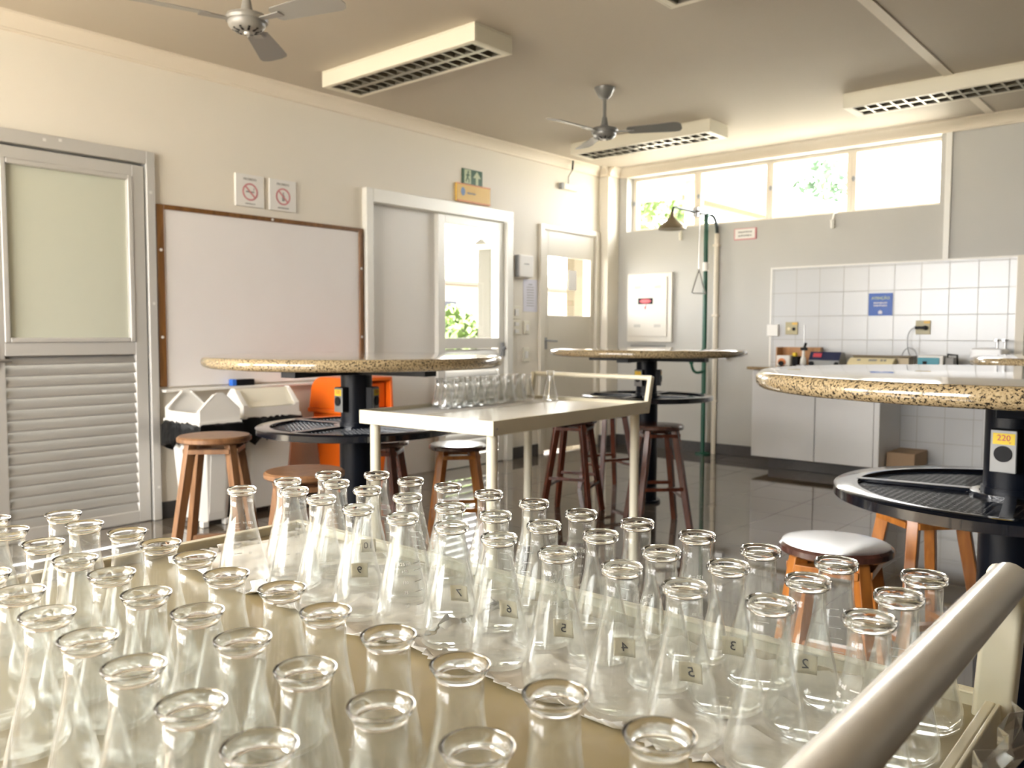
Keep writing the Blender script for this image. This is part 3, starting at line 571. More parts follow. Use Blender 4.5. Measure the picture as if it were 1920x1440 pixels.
bm = bmesh.new(); tube(bm, [(0, 0, 0.93), (0.19, -0.01, 0.93)], 0.013, 10); box(bm, 0.16, 0.235, -0.035, 0.02, 0.895, 0.955); tube(bm, [(0.10, -0.02, 0.90), (0.10, -0.02, 0.96)], 0.018, 10); obj('eyewash_valve', bm, M['steel'], t, bevel=0.004)

# ------------------------------------------------------------------ counter run
def cabinet(x0, x1, label, side):
    t = thing('base_cabinet', label, 'cabinet', (x0, 6.65, 0.10), 0, 'base cabinets under the counter'); w = x1 - x0; h = 0.73
    bm = bmesh.new(); box(bm, 0, w, 0.02, 0.538, 0, h); obj('body', bm, M['cabinet'], t, bevel=0.002)
    bm = bmesh.new(); box(bm, 0.002, w - 0.004 - side, 0, 0.019, 0.003, h - 0.004); obj('door', bm, M['cabinet'], t, bevel=0.0025)
    if side: bm = bmesh.new(); box(bm, w - side, w, 0, 0.02, 0, h); obj('end_stile', bm, M['cabinet'], t, bevel=0.002)
cabinet(-3.072, -2.533, 'left white base cabinet under the far counter, at its open end', 0)
cabinet(-2.529, -2.036, 'right white base cabinet under the far counter, beside the cardboard box', 0.04)
t = thing('counter_top', 'thin dark granite worktop along the tiled back wall', 'counter', (-3.11, 6.62, 0.832))
bm = bmesh.new(); box(bm, 0, 1.62, 0, 0.566, 0, 0.024); obj('slab', bm, M['granite'], t, bevel=0.004)
zc = 0.8565
t = thing('cardboard_box', 'closed brown cardboard box on the floor plinth beside the white cabinet', 'box', (-1.925, 6.86, 0.10))
bm = bmesh.new(); box(bm, -0.10, 0.105, -0.05, 0.30, 0, 0.115); obj('carton', bm, M['cardboard'], t, bevel=0.003)
bm = bmesh.new(); box(bm, -0.10, 0.105, 0.11, 0.14, 0.115, 0.1165); obj('tape_strip', bm, M['cardboard'], t, smooth=False)
t = thing('wooden_case', 'open front brown wooden case standing at the left end of the far counter', 'case', (-2.83, 7.02, zc))
bm = bmesh.new(); box(bm, -0.19, 0.17, 0.10, 0.115, 0, 0.16); box(bm, -0.19, -0.178, -0.02, 0.10, 0, 0.16); box(bm, -0.178, 0.17, -0.02, 0.10, 0, 0.012); prism(bm, [(-0.02, 0.0), (0.10, 0.0), (0.10, 0.16), (0.06, 0.16)], 0.158, 0.17, 'x'); obj('case_body', bm, M['board_wood'], t, bevel=0.002)
t = thing('small_instrument', 'small white instrument with black and orange dial before the wooden case', 'instrument', (-2.905, 6.93, zc))
bm = bmesh.new(); box(bm, -0.06, 0.06, -0.05, 0.03, 0, 0.092); obj('body', bm, M['white'], t, bevel=0.008)
bm = bmesh.new(); tube(bm, [(-0.01, -0.05, 0.035), (-0.01, -0.056, 0.035)], 0.034, 20); dl = obj('dial_ring', bm, M['orangeedge'], t)
bm = bmesh.new(); tube(bm, [(-0.01, -0.056, 0.025), (-0.01, -0.072, 0.025)], 0.022, 16); obj('dial_knob', bm, M['black'], t)
t = thing('black_instrument', 'small black instrument between the white dial instrument and the clamp stand', 'instrument', (-2.815, 6.96, zc))
bm = bmesh.new(); box(bm, -0.026, 0.022, -0.04, 0.04, 0, 0.085); obj('body', bm, M['black'], t, bevel=0.004)
bm = bmesh.new(); box(bm, -0.03, 0.0, -0.03, 0.01, 0.085, 0.115); obj('yellow_cap', bm, M['brightyellow'], t, bevel=0.004)
t = thing('clamp_stand', 'slim grey laboratory clamp stand on the far counter', 'clamp stand', (-2.757, 6.93, zc))
bm = bmesh.new(); box(bm, -0.035, 0.035, -0.05, 0.05, 0, 0.014); obj('base', bm, M['greyplastic'], t, bevel=0.003)
bm = bmesh.new(); tube(bm, [(0, 0.03, 0.014), (0, 0.03, 0.345)], 0.0055, 10); obj('rod', bm, M['steel'], t)
bm = bmesh.new(); box(bm, -0.025, 0.025, 0.01, 0.05, 0.135, 0.16); tube(bm, [(0.0, 0.03, 0.15), (0.015, 0.03, 0.20)], 0.012, 10); obj('clamp', bm, M['black'], t, bevel=0.003)
bm = bmesh.new(); lathe(bm, [(0, 0), (0.02, 0), (0.026, 0.012), (0.022, 0.05), (0.012, 0.075), (0.010, 0.12), (0, 0.12)], 16, Matrix.Translation((0.012, -0.01, 0.014))); obj('held_tube', bm, M['white'], t)
t = thing('digital_meter', 'grey bench meter with sloping navy panel and red display', 'meter', (-2.552, 6.94, zc))
bm = bmesh.new(); prism(bm, [(-0.08, 0), (0.10, 0), (0.10, 0.055), (0.05, 0.125), (-0.035, 0.125), (-0.08, 0.06)], -0.125, 0.125, 'x'); obj('body', bm, M['greyplastic'], t, bevel=0.004)
T = Matrix.Translation((0, -0.0575, 0.0925)) @ Matrix.Rotation(math.atan2(0.065, 0.045), 4, 'X')
bm = bmesh.new(); box(bm, -0.124, 0.127, -0.04, 0.04, -0.001, 0.004, T); pn = obj('navy_panel', bm, M['navydev'], t)
bm = bmesh.new(); box(bm, -0.095, -0.025, -0.012, 0.024, 0.004, 0.006, T); obj('display', bm, M['red'], pn)
bm = bmesh.new(); tube(bm, [(-0.10, -0.08, 0.03), (-0.10, -0.095, 0.03)], 0.02, 14); tube(bm, [(0.105, -0.08, 0.03), (0.105, -0.095, 0.03)], 0.018, 14); obj('knobs', bm, M['black'], t)
t = thing('cream_instrument', 'wide cream bench instrument with dark raised lid on the far counter', 'instrument', (-2.185, 6.95, zc))
bm = bmesh.new(); prism(bm, [(-0.10, 0), (0.12, 0), (0.12, 0.055), (-0.02, 0.085), (-0.085, 0.05), (-0.10, 0.02)], -0.18, 0.17, 'x'); cb = obj('body', bm, M['creamdev'], t, bevel=0.006)
bm = bmesh.new(); box(bm, -0.17, 0.26, 0.02, 0.15, 0.0, 0.092); box(bm, -0.17, 0.28, 0.0, 0.15, 0.092, 0.104); obj('dark_lid', bm, M['brass'], t, bevel=0.006)
bm = bmesh.new(); T = Matrix.Translation((0, -0.055, 0.0665)) @ Matrix.Rotation(math.atan2(0.035, 0.065), 4, 'X')
bm.free()
for q in ((-0.02, 0.04), (0.07, 0.085), (0.095, 0.11), (-0.11, -0.085)): bm = bmesh.new(); box(bm, q[0], q[1], -0.011, 0.010, 0, 0.004, T); obj('key', bm, M['greyink'], cb)
t = thing('teal_instrument', 'white bench instrument with bright teal front panel on the far counter', 'instrument', (-1.765, 6.95, zc))
bm = bmesh.new(); box(bm, -0.075, 0.10, -0.06, 0.14, 0, 0.112); obj('body', bm, M['white'], t, bevel=0.006)
bm = bmesh.new(); box(bm, -0.077, 0.077, -0.066, -0.06, 0.0, 0.098); tp = obj('teal_panel', bm, M['teal'], t, bevel=0.003)
bm = bmesh.new(); box(bm, -0.04, -0.01, -0.069, -0.066, 0.045, 0.07); obj('screen', bm, M['black'], tp, bevel=0.001)
t = thing('grey_instrument', 'small light grey box with black side handle right of the teal instrument', 'instrument', (-1.625, 6.96, zc))
bm = bmesh.new(); box(bm, -0.03, 0.03, -0.05, 0.06, 0, 0.10); obj('body', bm, M['greyink'], t, bevel=0.005)
bm = bmesh.new(); tube(bm, [(-0.02, -0.02, 0.10), (-0.02, -0.02, 0.122), (0.045, -0.02, 0.118), (0.05, -0.02, 0.02)], 0.008, 8); obj('handle', bm, M['black'], t)
t = thing('wash_basin', 'white porcelain wash basin with two small taps on the tiled wall', 'basin', (-1.36, 6.95, 0.0))
bm = bmesh.new(); prism(bm, [(-0.17, 1.03), (0.11, 1.03), (0.11, 0.80), (0.05, 0.80), (-0.13, 0.92), (-0.17, 0.96)], -0.10, 0.105, 'x'); obj('basin', bm, M['porcelain'], t, bevel=0.015)
bm = bmesh.new(); lathe(bm, [(0, 0), (0.06, 0), (0.05, -0.05), (0, -0.05)], 20, Matrix.Translation((0, -0.07, 1.0325)) @ Matrix.Diagonal((1.2, 1, 0.02, 1))); obj('bowl', bm, M['greyplastic'], t)
bm = bmesh.new()
for x in (0.03, 0.08): tube(bm, [(x, 0.06, 1.03), (x, 0.06, 1.085), (x, 0.0, 1.09)], 0.009, 10); tube(bm, [(x - 0.02, 0.06, 1.09), (x + 0.02, 0.06, 1.09)], 0.006, 8)
obj('taps', bm, M['steel'], t)
bm = bmesh.new(); lathe(bm, [(0, 0), (0.055, 0), (0.055, 0.80), (0, 0.80)], 16, Matrix.Translation((0, 0.10, 0.10))); obj('pedestal', bm, M['porcelain'], t)
# ------------------------------------------------------------------ round granite tables
def make_table(label):
    t = thing('round_table', label, 'table', (0, 0, 0), 0, 'round granite lab tables'); R = 0.65; zt = 1.03
    prof = [(0, zt)] + [(R - 0.022 + 0.022 * math.sin(a), zt - 0.024 + 0.024 * math.cos(a)) for a in [PI * i / 10 for i in range(11)]] + [(0, zt - 0.048)]
    bm = bmesh.new(); lathe(bm, prof, 96); obj('tabletop', bm, M['granite'], t)
    bm = bmesh.new(); zb = zt - 0.049
    Ra = Matrix.Rotation(math.radians(10), 4, 'Z'); box(bm, -0.41, 0.41, -0.04, 0.04, zb - 0.034, zb, Ra); box(bm, -0.04, 0.04, -0.41, -0.041, zb - 0.034, zb, Ra); box(bm, -0.04, 0.04, 0.041, 0.41, zb - 0.034, zb, Ra); obj('support_arms', bm, M['navy'], t, bevel=0.002)
    bm = bmesh.new(); lathe(bm, [(0, zb - 0.035), (0.069, zb - 0.035), (0.069, 0.735), (0.074, 0.735), (0.076, 0.66), (0.076, 0.02), (0, 0.02)], 40); obj('column', bm, M['navy'], t)
    bm = bmesh.new(); lathe(bm, [(0, 0.02), (0.098, 0.02), (0.102, 0.012), (0.102, 0.0), (0, 0)], 40); obj('base_plate', bm, M['navy'], t, bevel=0.002)
    zs = 0.722
    bm = bmesh.new(); lathe(bm, [(0.375, zs - 0.004), (0.375, zs), (0.430, zs), (0.436, zs - 0.004), (0.436, zs - 0.028), (0.430, zs - 0.030), (0.426, zs - 0.006)], 80, closed=True); obj('shelf_ring', bm, M['navygloss'], t)
    bm = bmesh.new(); lathe(bm, [(0.077, zs - 0.02), (0.10, zs - 0.02), (0.10, zs), (0.077, zs)], 40, closed=True); obj('shelf_collar', bm, M['navygloss'], t, bevel=0.002)
    for i in range(4):
        bm = bmesh.new(); T = Matrix.Rotation(PI / 2 * i + math.radians(8), 4, 'Z'); box(bm, 0.098, 0.38, -0.014, 0.014, zs - 0.008, zs + 0.001, T); obj('spoke', bm, M['navygloss'], t, bevel=0.001)
    bm = bmesh.new(); r1, r0 = 0.376, 0.098
    for sg in (-1, 1):                                   # expanded metal: two crossing sets of thin strips
        T = Matrix.Rotation(sg * math.radians(29), 4, 'Z')
        for i in range(-22, 23):
            v = i * 0.017; L = math.sqrt(max(0, r1 * r1 - v * v))
            if L < 0.02: continue
            segs = [(-L, L)] if abs(v) >= r0 else [(-L, -math.sqrt(r0 * r0 - v * v)), (math.sqrt(r0 * r0 - v * v), L)]
            for a, b in segs: box(bm, a, b, v - 0.0017, v + 0.0017, zs - 0.014 + (0.0008 if sg > 0 else 0), zs - 0.010 + (0.0008 if sg > 0 else 0), T)
    obj('mesh_panel', bm, M['navygloss'], t, smooth=False)
    for az in (-95, 25):
        T = Matrix.Rotation(math.radians(az), 4, 'Z')
        bm = bmesh.new(); box(bm, 0.060, 0.092, -0.032, 0.032, 0.785, 0.892, T); bx_ = obj('outlet_box', bm, M['black'], t, bevel=0.003)
        bm = bmesh.new(); box(bm, 0.092, 0.096, -0.030, 0.030, 0.782, 0.890, T); obj('outlet_plate', bm, M['outlet'], bx_, bevel=0.002)
        Q = T @ Matrix(((0, 0, 1, 0.0962), (1, 0, 0, 0), (0, 1, 0, 0.836), (0, 0, 0, 1)))
        bm = bmesh.new(); box(bm, -0.024, 0.026, 0.018, 0.046, 0, 0.0012, Q); obj('yellow_label', bm, M['brightyellow'], bx_, smooth=False)
        bm = bmesh.new(); add_text(bm, '220', 0.021, Q @ Matrix.Translation((0.001, 0.034, 0.0015))); add_text(bm, 'V', 0.008, Q @ Matrix.Translation((0.015, 0.0225, 0.0015))); obj('lettering', bm, M['red'], bx_, smooth=False)
        bm = bmesh.new(); lathe(bm, [(0, 0), (0.0205, 0), (0.0205, 0.004), (0, 0.004)], 24, Q @ Matrix.Translation((0, -0.006, 0))); obj('socket_hole', bm, M['black'], bx_)
    return t
tb = make_table('round granite table on a black column in front of the whiteboard'); tb.location = (-2.955, 2.36, 0)
dup(tb, (-2.975, 4.82, 0), 0, 'round granite table on a black column in front of the green shower pole')
dup(tb, (-0.424, 2.488, 0), 0, 'nearest round granite table, cut by the right picture edge, wire shelf in full view')
dup(tb, (-0.32, 4.56, 0), 0, 'round granite table mostly out of frame, its rim tip before the wash basin')

# ------------------------------------------------------------------ stools
def make_stool(label, legmat, seatmat, h, D, sticker=False):
    t = thing('wooden_stool', label, 'stool', (0, 0, 0), 0, 'round wooden stools'); r = D / 2
    bm = bmesh.new(); lathe(bm, [(0, h - 0.002), (r * 0.8, h), (r - 0.008, h - 0.001), (r, h - 0.008), (r, h - 0.022), (r - 0.008, h - 0.028), (0, h - 0.028)], 48); obj('seat', bm, seatmat, t)
    a0, a1 = 0.36 * D, 0.36 * D + 0.17 * h; zt = h - 0.029
    C4 = ((1, 1), (-1, 1), (-1, -1), (1, -1))
    def at(s, z): q = a1 + (a0 - a1) * z / zt; return Vector((s[0] * q * 0.72, s[1] * q * 0.72, z))
    for s in C4:
        bm = bmesh.new(); beam(bm, at(s, zt), at(s, 0), 0.040, 0.034, up=(s[0], -s[1], 0), w2=0.032, d2=0.030); obj('leg', bm, legmat, t, bevel=0.003)
    for i in range(4):
        p, q = C4[i], C4[(i + 1) % 4]
        bm = bmesh.new(); beam(bm, at(p, zt - 0.030), at(q, zt - 0.030), 0.058, 0.020); ap = obj('apron', bm, legmat, t, bevel=0.002)
        z = 0.19 if i % 2 else 0.235
        bm = bmesh.new(); beam(bm, at(p, z), at(q, z), 0.032, 0.020); obj('stretcher', bm, legmat, t, bevel=0.002)
        if sticker is not False and i == sticker:
            d = (at(q, 0) - at(p, 0)).normalized(); n = Vector((d.y, -d.x, 0)); c = (at(p, zt - 0.03) * 0.62 + at(q, zt - 0.03) * 0.38)
            if n.dot(c) < 0: n = -n
            c = c + n * 0.0112; bm = bmesh.new(); beam(bm, c - d * 0.022, c + d * 0.022, 0.026, 0.0012); obj('asset_tag', bm, M['tealtag'], ap, smooth=False)
    return t
WL, WR, WO, SD = M['woodlight'], M['woodred'], M['woodorange'], M['seatdark']
rz = math.radians
s = make_stool('tall light brown wooden stool in front of the two white bins', WL, WL, 0.70, 0.30); s.location = (-3.237, 1.831, 0); s.rotation_euler.z = rz(48)
s = make_stool('light brown wooden stool under the left table, nearest the flasks', WL, WL, 0.61, 0.30, 2); s.location = (-2.654, 1.868, 0); s.rotation_euler.z = rz(62)
s = make_stool('dark varnished stool half hidden by the far trolley leg and the left table column', WR, SD, 0.60, 0.30); s.location = (-3.21, 2.70, 0); s.rotation_euler.z = rz(35)
s = make_stool('dark seated stool with orange brown legs under the far trolley, before the sliding door', WO, SD, 0.56, 0.30); s.location = (-3.02, 3.07, 0); s.rotation_euler.z = rz(48)
s4 = make_stool('mahogany stool under the far table, left one, seen beneath the far trolley', WR, SD, 0.60, 0.30); s4.location = (-3.121, 4.20, 0); s4.rotation_euler.z = rz(20)
dup(s4, (-3.405, 5.01, 0), rz(66), 'mahogany stool under the far table, middle one, farthest from the camera')
dup(s4, (-2.545, 4.26, 0), rz(47), 'mahogany stool under the far table, right one, beside the trolley leg')
s = make_stool('dark seated stool with orange legs standing alone before the near table, seat shining white', WO, SD, 0.57, 0.292); s.location = (-0.796, 2.259, 0); s.rotation_euler.z = rz(8)
s = make_stool('orange stool under the wire shelf of the near table with teal tag', WO, SD, 0.60, 0.30, 1); s.location = (-0.735, 2.86, 0); s.rotation_euler.z = rz(48)

# ------------------------------------------------------------------ bins
def make_bin(label, flap=False):
    # body tapers down; lid with two gable ends (local x = gable axis)
    t = thing('waste_bin', label, 'bin', (0, 0, 0), 0, 'white waste bins by the whiteboard')
    def loop(hx, hy, z, c=0.035): return [(-hx + c, -hy, z), (hx - c, -hy, z), (hx, -hy + c, z), (hx, hy - c, z), (hx - c, hy, z), (-hx + c, hy, z), (-hx, hy - c, z), (-hx, -hy + c, z)]
    def loft(bm, loops):
        rs = [[bm.verts.new(p) for p in L] for L in loops]
        for a, b in zip(rs, rs[1:]):
            for i in range(8): bm.faces.new((a[i], a[(i + 1) % 8], b[(i + 1) % 8], b[i]))
        bm.faces.new(rs[0][::-1]); bm.faces.new(rs[-1])
    bm = bmesh.new(); loft(bm, [loop(0.140, 0.088, 0.035), loop(0.143, 0.090, 0.05), loop(0.190, 0.118, 0.595)])
    for sx in (-1, 1):
        for sy in (-1, 1): box(bm, sx * 0.122 - 0.022, sx * 0.122 + 0.022, sy * 0.070 - 0.02, sy * 0.070 + 0.02, 0.0, 0.036)
    b = obj('body', bm, M['white'], t, bevel=0.006)
    bm = bmesh.new()      # moulded panels and slots on the two visible sides
    def onface(fx, u, z, w, h):    # narrow face at +x, broad face at -y
        if fx:
            x = 0.140 + (z - h / 2 - 0.035) * 0.0893; beam(bm, (x + 0.0005, u, z - h / 2), (x + 0.0005 + h * 0.0893, u, z + h / 2), w, 0.006, up=(1, 0, 0))
        else:
            y = -0.088 - (z - h / 2 - 0.035) * 0.0536; beam(bm, (u, y - 0.0005, z - h / 2), (u, y - 0.0005 - h * 0.0536, z + h / 2), w, 0.006, up=(0, 1, 0))
    onface(True, 0, 0.25, 0.10, 0.34); onface(False, 0.0, 0.25, 0.18, 0.34); obj('moulded_panel', bm, M['white'], b, bevel=0.002)
    bm = bmesh.new()
    for kx_ in (-0.03, 0, 0.03):
        for z in (0.485, 0.525): onface(True, 0.02 + kx_ * 0.8, z, 0.014, 0.026); onface(False, -0.05 + kx_, z, 0.018, 0.026)
    obj('vent_slots', bm, M['greyplastic'], b, smooth=False)
    # bag folded over the rim
    bm = bmesh.new(); r = random.Random(3); n = 48; rows = []
    for z, g in ((0.612, 0.008), (0.600, 0.022), (0.575, 0.026), (0.535, 0.030), (0.505, 0.030)):
        row = []
        for i in range(n):
            a = 2 * PI * i / n; cx, cy = math.cos(a), math.sin(a); m = max(abs(cx) / 0.193, abs(cy) / 0.121); x, y = cx / m, cy / m
            jg = g + r.uniform(-0.006, 0.010); zz = z + (r.uniform(-0.03, 0.02) if z < 0.52 else r.uniform(-0.004, 0.004)) - (0.03 * (1 + math.sin(2 * a + 1)) if z < 0.56 else 0)
            row.append(bm.verts.new((x + math.copysign(jg, x) * min(1, abs(x) / 0.2), y + math.copysign(jg, y) * min(1, abs(y) / 0.13), zz)))
        rows.append(row)
    for a, c in zip(rows, rows[1:]):
        for i in range(n): bm.faces.new((a[i], a[(i + 1) % n], c[(i + 1) % n], c[i]))
    o = obj('bin_bag', bm, M['bag'], t); md = o.modifiers.new('thick', 'SOLIDIFY'); md.thickness = 0.002
    # lid: skirt, low walls along the sides, gable panels at both ends
    bm = bmesh.new(); X, Y, th = 0.200, 0.127, 0.010
    box(bm, -X - 0.008, X + 0.008, -Y - 0.008, -Y + 0.014, 0.598, 0.620); box(bm, -X - 0.008, X + 0.008, Y - 0.014, Y + 0.008, 0.598, 0.620); box(bm, -X - 0.008, -X + 0.014, -Y + 0.014, Y - 0.014, 0.598, 0.620); box(bm, X - 0.014, X + 0.008, -Y + 0.014, Y - 0.014, 0.598, 0.620)
    gab = [(-Y, 0.620), (Y, 0.620), (Y, 0.685), (0.035, 0.772), (0.018, 0.784), (-0.018, 0.784), (-0.035, 0.772), (-Y, 0.685)]
    prism(bm, gab, X - 0.010, X, 'x'); prism(bm, gab, -X, -X + 0.010, 'x')
    for sy in (-1, 1):
        prism(bm, [(-X + 0.01, 0.620), (X - 0.01, 0.620), (X - 0.01, 0.682), (X - 0.06, 0.668), (-X + 0.06, 0.668), (-X + 0.01, 0.682)], sy * Y - 0.005 - 0.005 * sy, sy * Y + 0.005 - 0.005 * sy, 'y')
        for sx in (-1, 1):     # roof flaps sweeping down from each gable
            prism(bm, [(sx * (X - 0.01), 0.685), (sx * (X - 0.01), 0.682), (sx * (X - 0.075), 0.682)], sy * Y - 0.008 * (sy > 0), sy * Y + 0.008 * (sy < 0), 'y')
            vs = [bm.verts.new(p) for p in ((sx * X, sy * Y, 0.686), (sx * X, sy * 0.03, 0.777), (sx * (X - 0.028), sy * 0.032, 0.774), (sx * (X - 0.032), sy * (Y - 0.001), 0.682))]
            e = [bm.verts.new(v.co + Vector((0, 0, -0.009))) for v in vs]
            bm.faces.new(vs); bm.faces.new(e[::-1])
            for i in range(4): bm.faces.new((vs[i], vs[(i + 1) % 4], e[(i + 1) % 4], e[i]))
    obj('lid', bm, M['white'], t, bevel=0.003)
    bm = bmesh.new()
    if flap:
        cv = [(Y - 0.012, 0.672), (0.06, 0.700), (0.022, 0.765), (0, 0.780), (-0.022, 0.765), (-0.06, 0.700), (-Y + 0.012, 0.672)]
        prism(bm, cv + [(y * 0.93, z - 0.008) for y, z in cv[::-1]], -X + 0.012, X - 0.012, 'x'); obj('swing_flap', bm, M['offwhite'], t)
    else: box(bm, -X + 0.016, X - 0.016, -Y + 0.016, Y - 0.016, 0.604, 0.608); obj('inner_panel', bm, M['greyplastic'], t)
    return t
b1 = make_bin('white waste bin with twin gable lid and black bag, beside the aluminium door'); b1.location = (-4.605, 2.53, 0)
b2 = make_bin('white waste bin with closed swing flap, turned sideways beside the orange bin', True); b2.location = (-4.67, 2.965, 0); b2.rotation_euler.z = -PI / 2
t = thing('orange_bin', 'bright orange plastic bin with hooded lid behind the left table column', 'bin', (-4.60, 3.63, 0))
bm = bmesh.new()
def ring4(hx, hy, z, ox=0): return [bm.verts.new((ox + sx * hx, sy * hy, z)) for sx, sy in ((-1, -1), (1, -1), (1, 1), (-1, 1))]
L = [ring4(0.17, 0.13, 0.04), ring4(0.215, 0.17, 0.585)]
for i in range(4): bm.faces.new((L[0][i], L[0][(i + 1) % 4], L[1][(i + 1) % 4], L[1][i]))
bm.faces.new(L[0][::-1]); bm.faces.new(L[1])
obj('body', bm, M['orange'], t, bevel=0.015)
bm = bmesh.new(); box(bm, -0.24, 0.24, -0.195, 0.195, 0.585, 0.615); obj('rim', bm, M['orange'], t, bevel=0.008)
side = [(-0.235, 0.615), (0.225, 0.615), (0.215, 0.83), (-0.09, 0.83)] + [(-0.09 - 0.125 * math.sin(a), 0.715 + 0.115 * math.cos(a)) for a in [PI / 2 * i / 8 for i in range(1, 9)]]
bm = bmesh.new(); prism(bm, side, -0.185, -0.165, 'y'); prism(bm, side, 0.165, 0.185, 'y'); box(bm, -0.10, 0.222, -0.165, 0.165, 0.805, 0.83)
prism(bm, [(-0.09, 0.83), (-0.21, 0.72), (-0.235, 0.615), (-0.215, 0.615), (-0.195, 0.715), (-0.09, 0.805)], -0.165, 0.165, 'y'); obj('hood', bm, M['orange'], t, bevel=0.006)
bm = bmesh.new(); box(bm, 0.16, 0.175, -0.15, 0.15, 0.62, 0.79); obj('swing_flap', bm, M['orange'], t, bevel=0.006)
bm = bmesh.new()
for y in (-0.12, 0.12): tube(bm, [(-0.14, y - 0.02, 0.04), (-0.14, y + 0.02, 0.04)], 0.04, 16); tube(bm, [(0.13, y - 0.02, 0.025), (0.13, y + 0.02, 0.025)], 0.025, 16)
obj('wheels', bm, M['black'], t)
# ------------------------------------------------------------------ trolleys
def trolley(name, label, loc, rzz, W, L, zr, sk, matt, hz, hout, handmat, hr, long_axis_y=True, postbase=0.0):
    # local: W along x, L along y, origin at floor under the centre; handle at +y end
    t = thing('utility_trolley', label, 'trolley', loc, rzz, 'cream utility trolleys'); w, l = W / 2, L / 2
    bm = bmesh.new(); th = 0.004
    box(bm, -w + th, w - th, -l + th, l - th, zr - 0.019, zr - 0.015); obj('tray', bm, matt, t, smooth=False)
    bm = bmesh.new()
    for x0, x1, y0, y1 in ((-w, -w + th, -l, l), (w - th, w, -l, l), (-w + th, w - th, -l, -l + th), (-w + th, w - th, l - th, l)): box(bm, x0, x1, y0, y1, zr - sk, zr)
    for x0, x1, y0, y1 in ((-w + th, -w + 0.012, -l + th, l - th), (w - 0.012, w - th, -l + th, l - th), (-w + 0.012, w - 0.012, -l + th, -l + 0.012), (-w + 0.012, w - 0.012, l - 0.012, l - th)): box(bm, x0, x1, y0, y1, zr - 0.003, zr)
    obj('rim', bm, M['trolley'], t, bevel=0.0025)
    for sx in (-1, 1):
        for sy in (-1, 1):
            bm = bmesh.new(); x, y = sx * (w - 0.042), sy * (l - 0.045); tube(bm, [(x, y, 0.09), (x, y, zr - 0.025)], 0.020, 20); lg = obj('leg', bm, M['trolley'], t)
            bm = bmesh.new(); tube(bm, [(x - 0.012, y, 0.036), (x + 0.012, y, 0.036)], 0.036, 20); box(bm, x - 0.018, x - 0.014, y - 0.018, y + 0.018, 0.03, 0.09); box(bm, x + 0.014, x + 0.018, y - 0.018, y + 0.018, 0.03, 0.09); box(bm, x - 0.018, x + 0.018, y - 0.018, y + 0.018, 0.086, 0.09); obj('caster', bm, M['greyplastic'], lg)
            bm = bmesh.new(); tube(bm, [(sx * w, sy * (l - 0.02), zr - sk * 0.55), (sx * (w + 0.001), sy * (l - 0.02), zr - sk * 0.55)], 0.004, 10); tube(bm, [(sx * (w - 0.02), sy * l, zr - sk * 0.55), (sx * (w - 0.02), sy * (l + 0.001), zr - sk * 0.55)], 0.004, 10); obj('rivets', bm, M['steel'], lg)
    bm = bmesh.new(); tube(bm, [(-w + 0.012, l + hout, hz), (w - 0.012, l + hout, hz)], hr, 20); hd = obj('handle', bm, handmat, t)
    for sx in (-1, 1):
        bm = bmesh.new(); beam(bm, (sx * (w - 0.012), l - postbase, zr - sk), (sx * (w - 0.012), l + hout, hz + hr * 0.7), 0.030, 0.022, up=(1, 0, 0)); obj('handle_post', bm, M['trolley'], hd, bevel=0.005)
    return t
FT = math.radians(3.0)
c2 = Vector((-1.904, 2.106)) + Vector((-0.337 * math.cos(FT), -0.337 * math.sin(FT))) + Vector((-0.545 * math.sin(FT), 0.545 * math.cos(FT)))
trolley('far', 'cream steel trolley carrying small flasks, standing before the far table', (c2.x, c2.y, 0), FT, 0.674, 1.09, 0.83, 0.052, M['traylit'], 0.932, 0.045, M['trolley'], 0.011)
# the near trolley: its long side runs along x, its handle at the +x end
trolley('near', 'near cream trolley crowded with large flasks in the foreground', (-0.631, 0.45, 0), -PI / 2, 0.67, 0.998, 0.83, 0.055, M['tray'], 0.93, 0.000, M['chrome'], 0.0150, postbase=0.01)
TZ = 0.8155        # tray surface of both trolleys

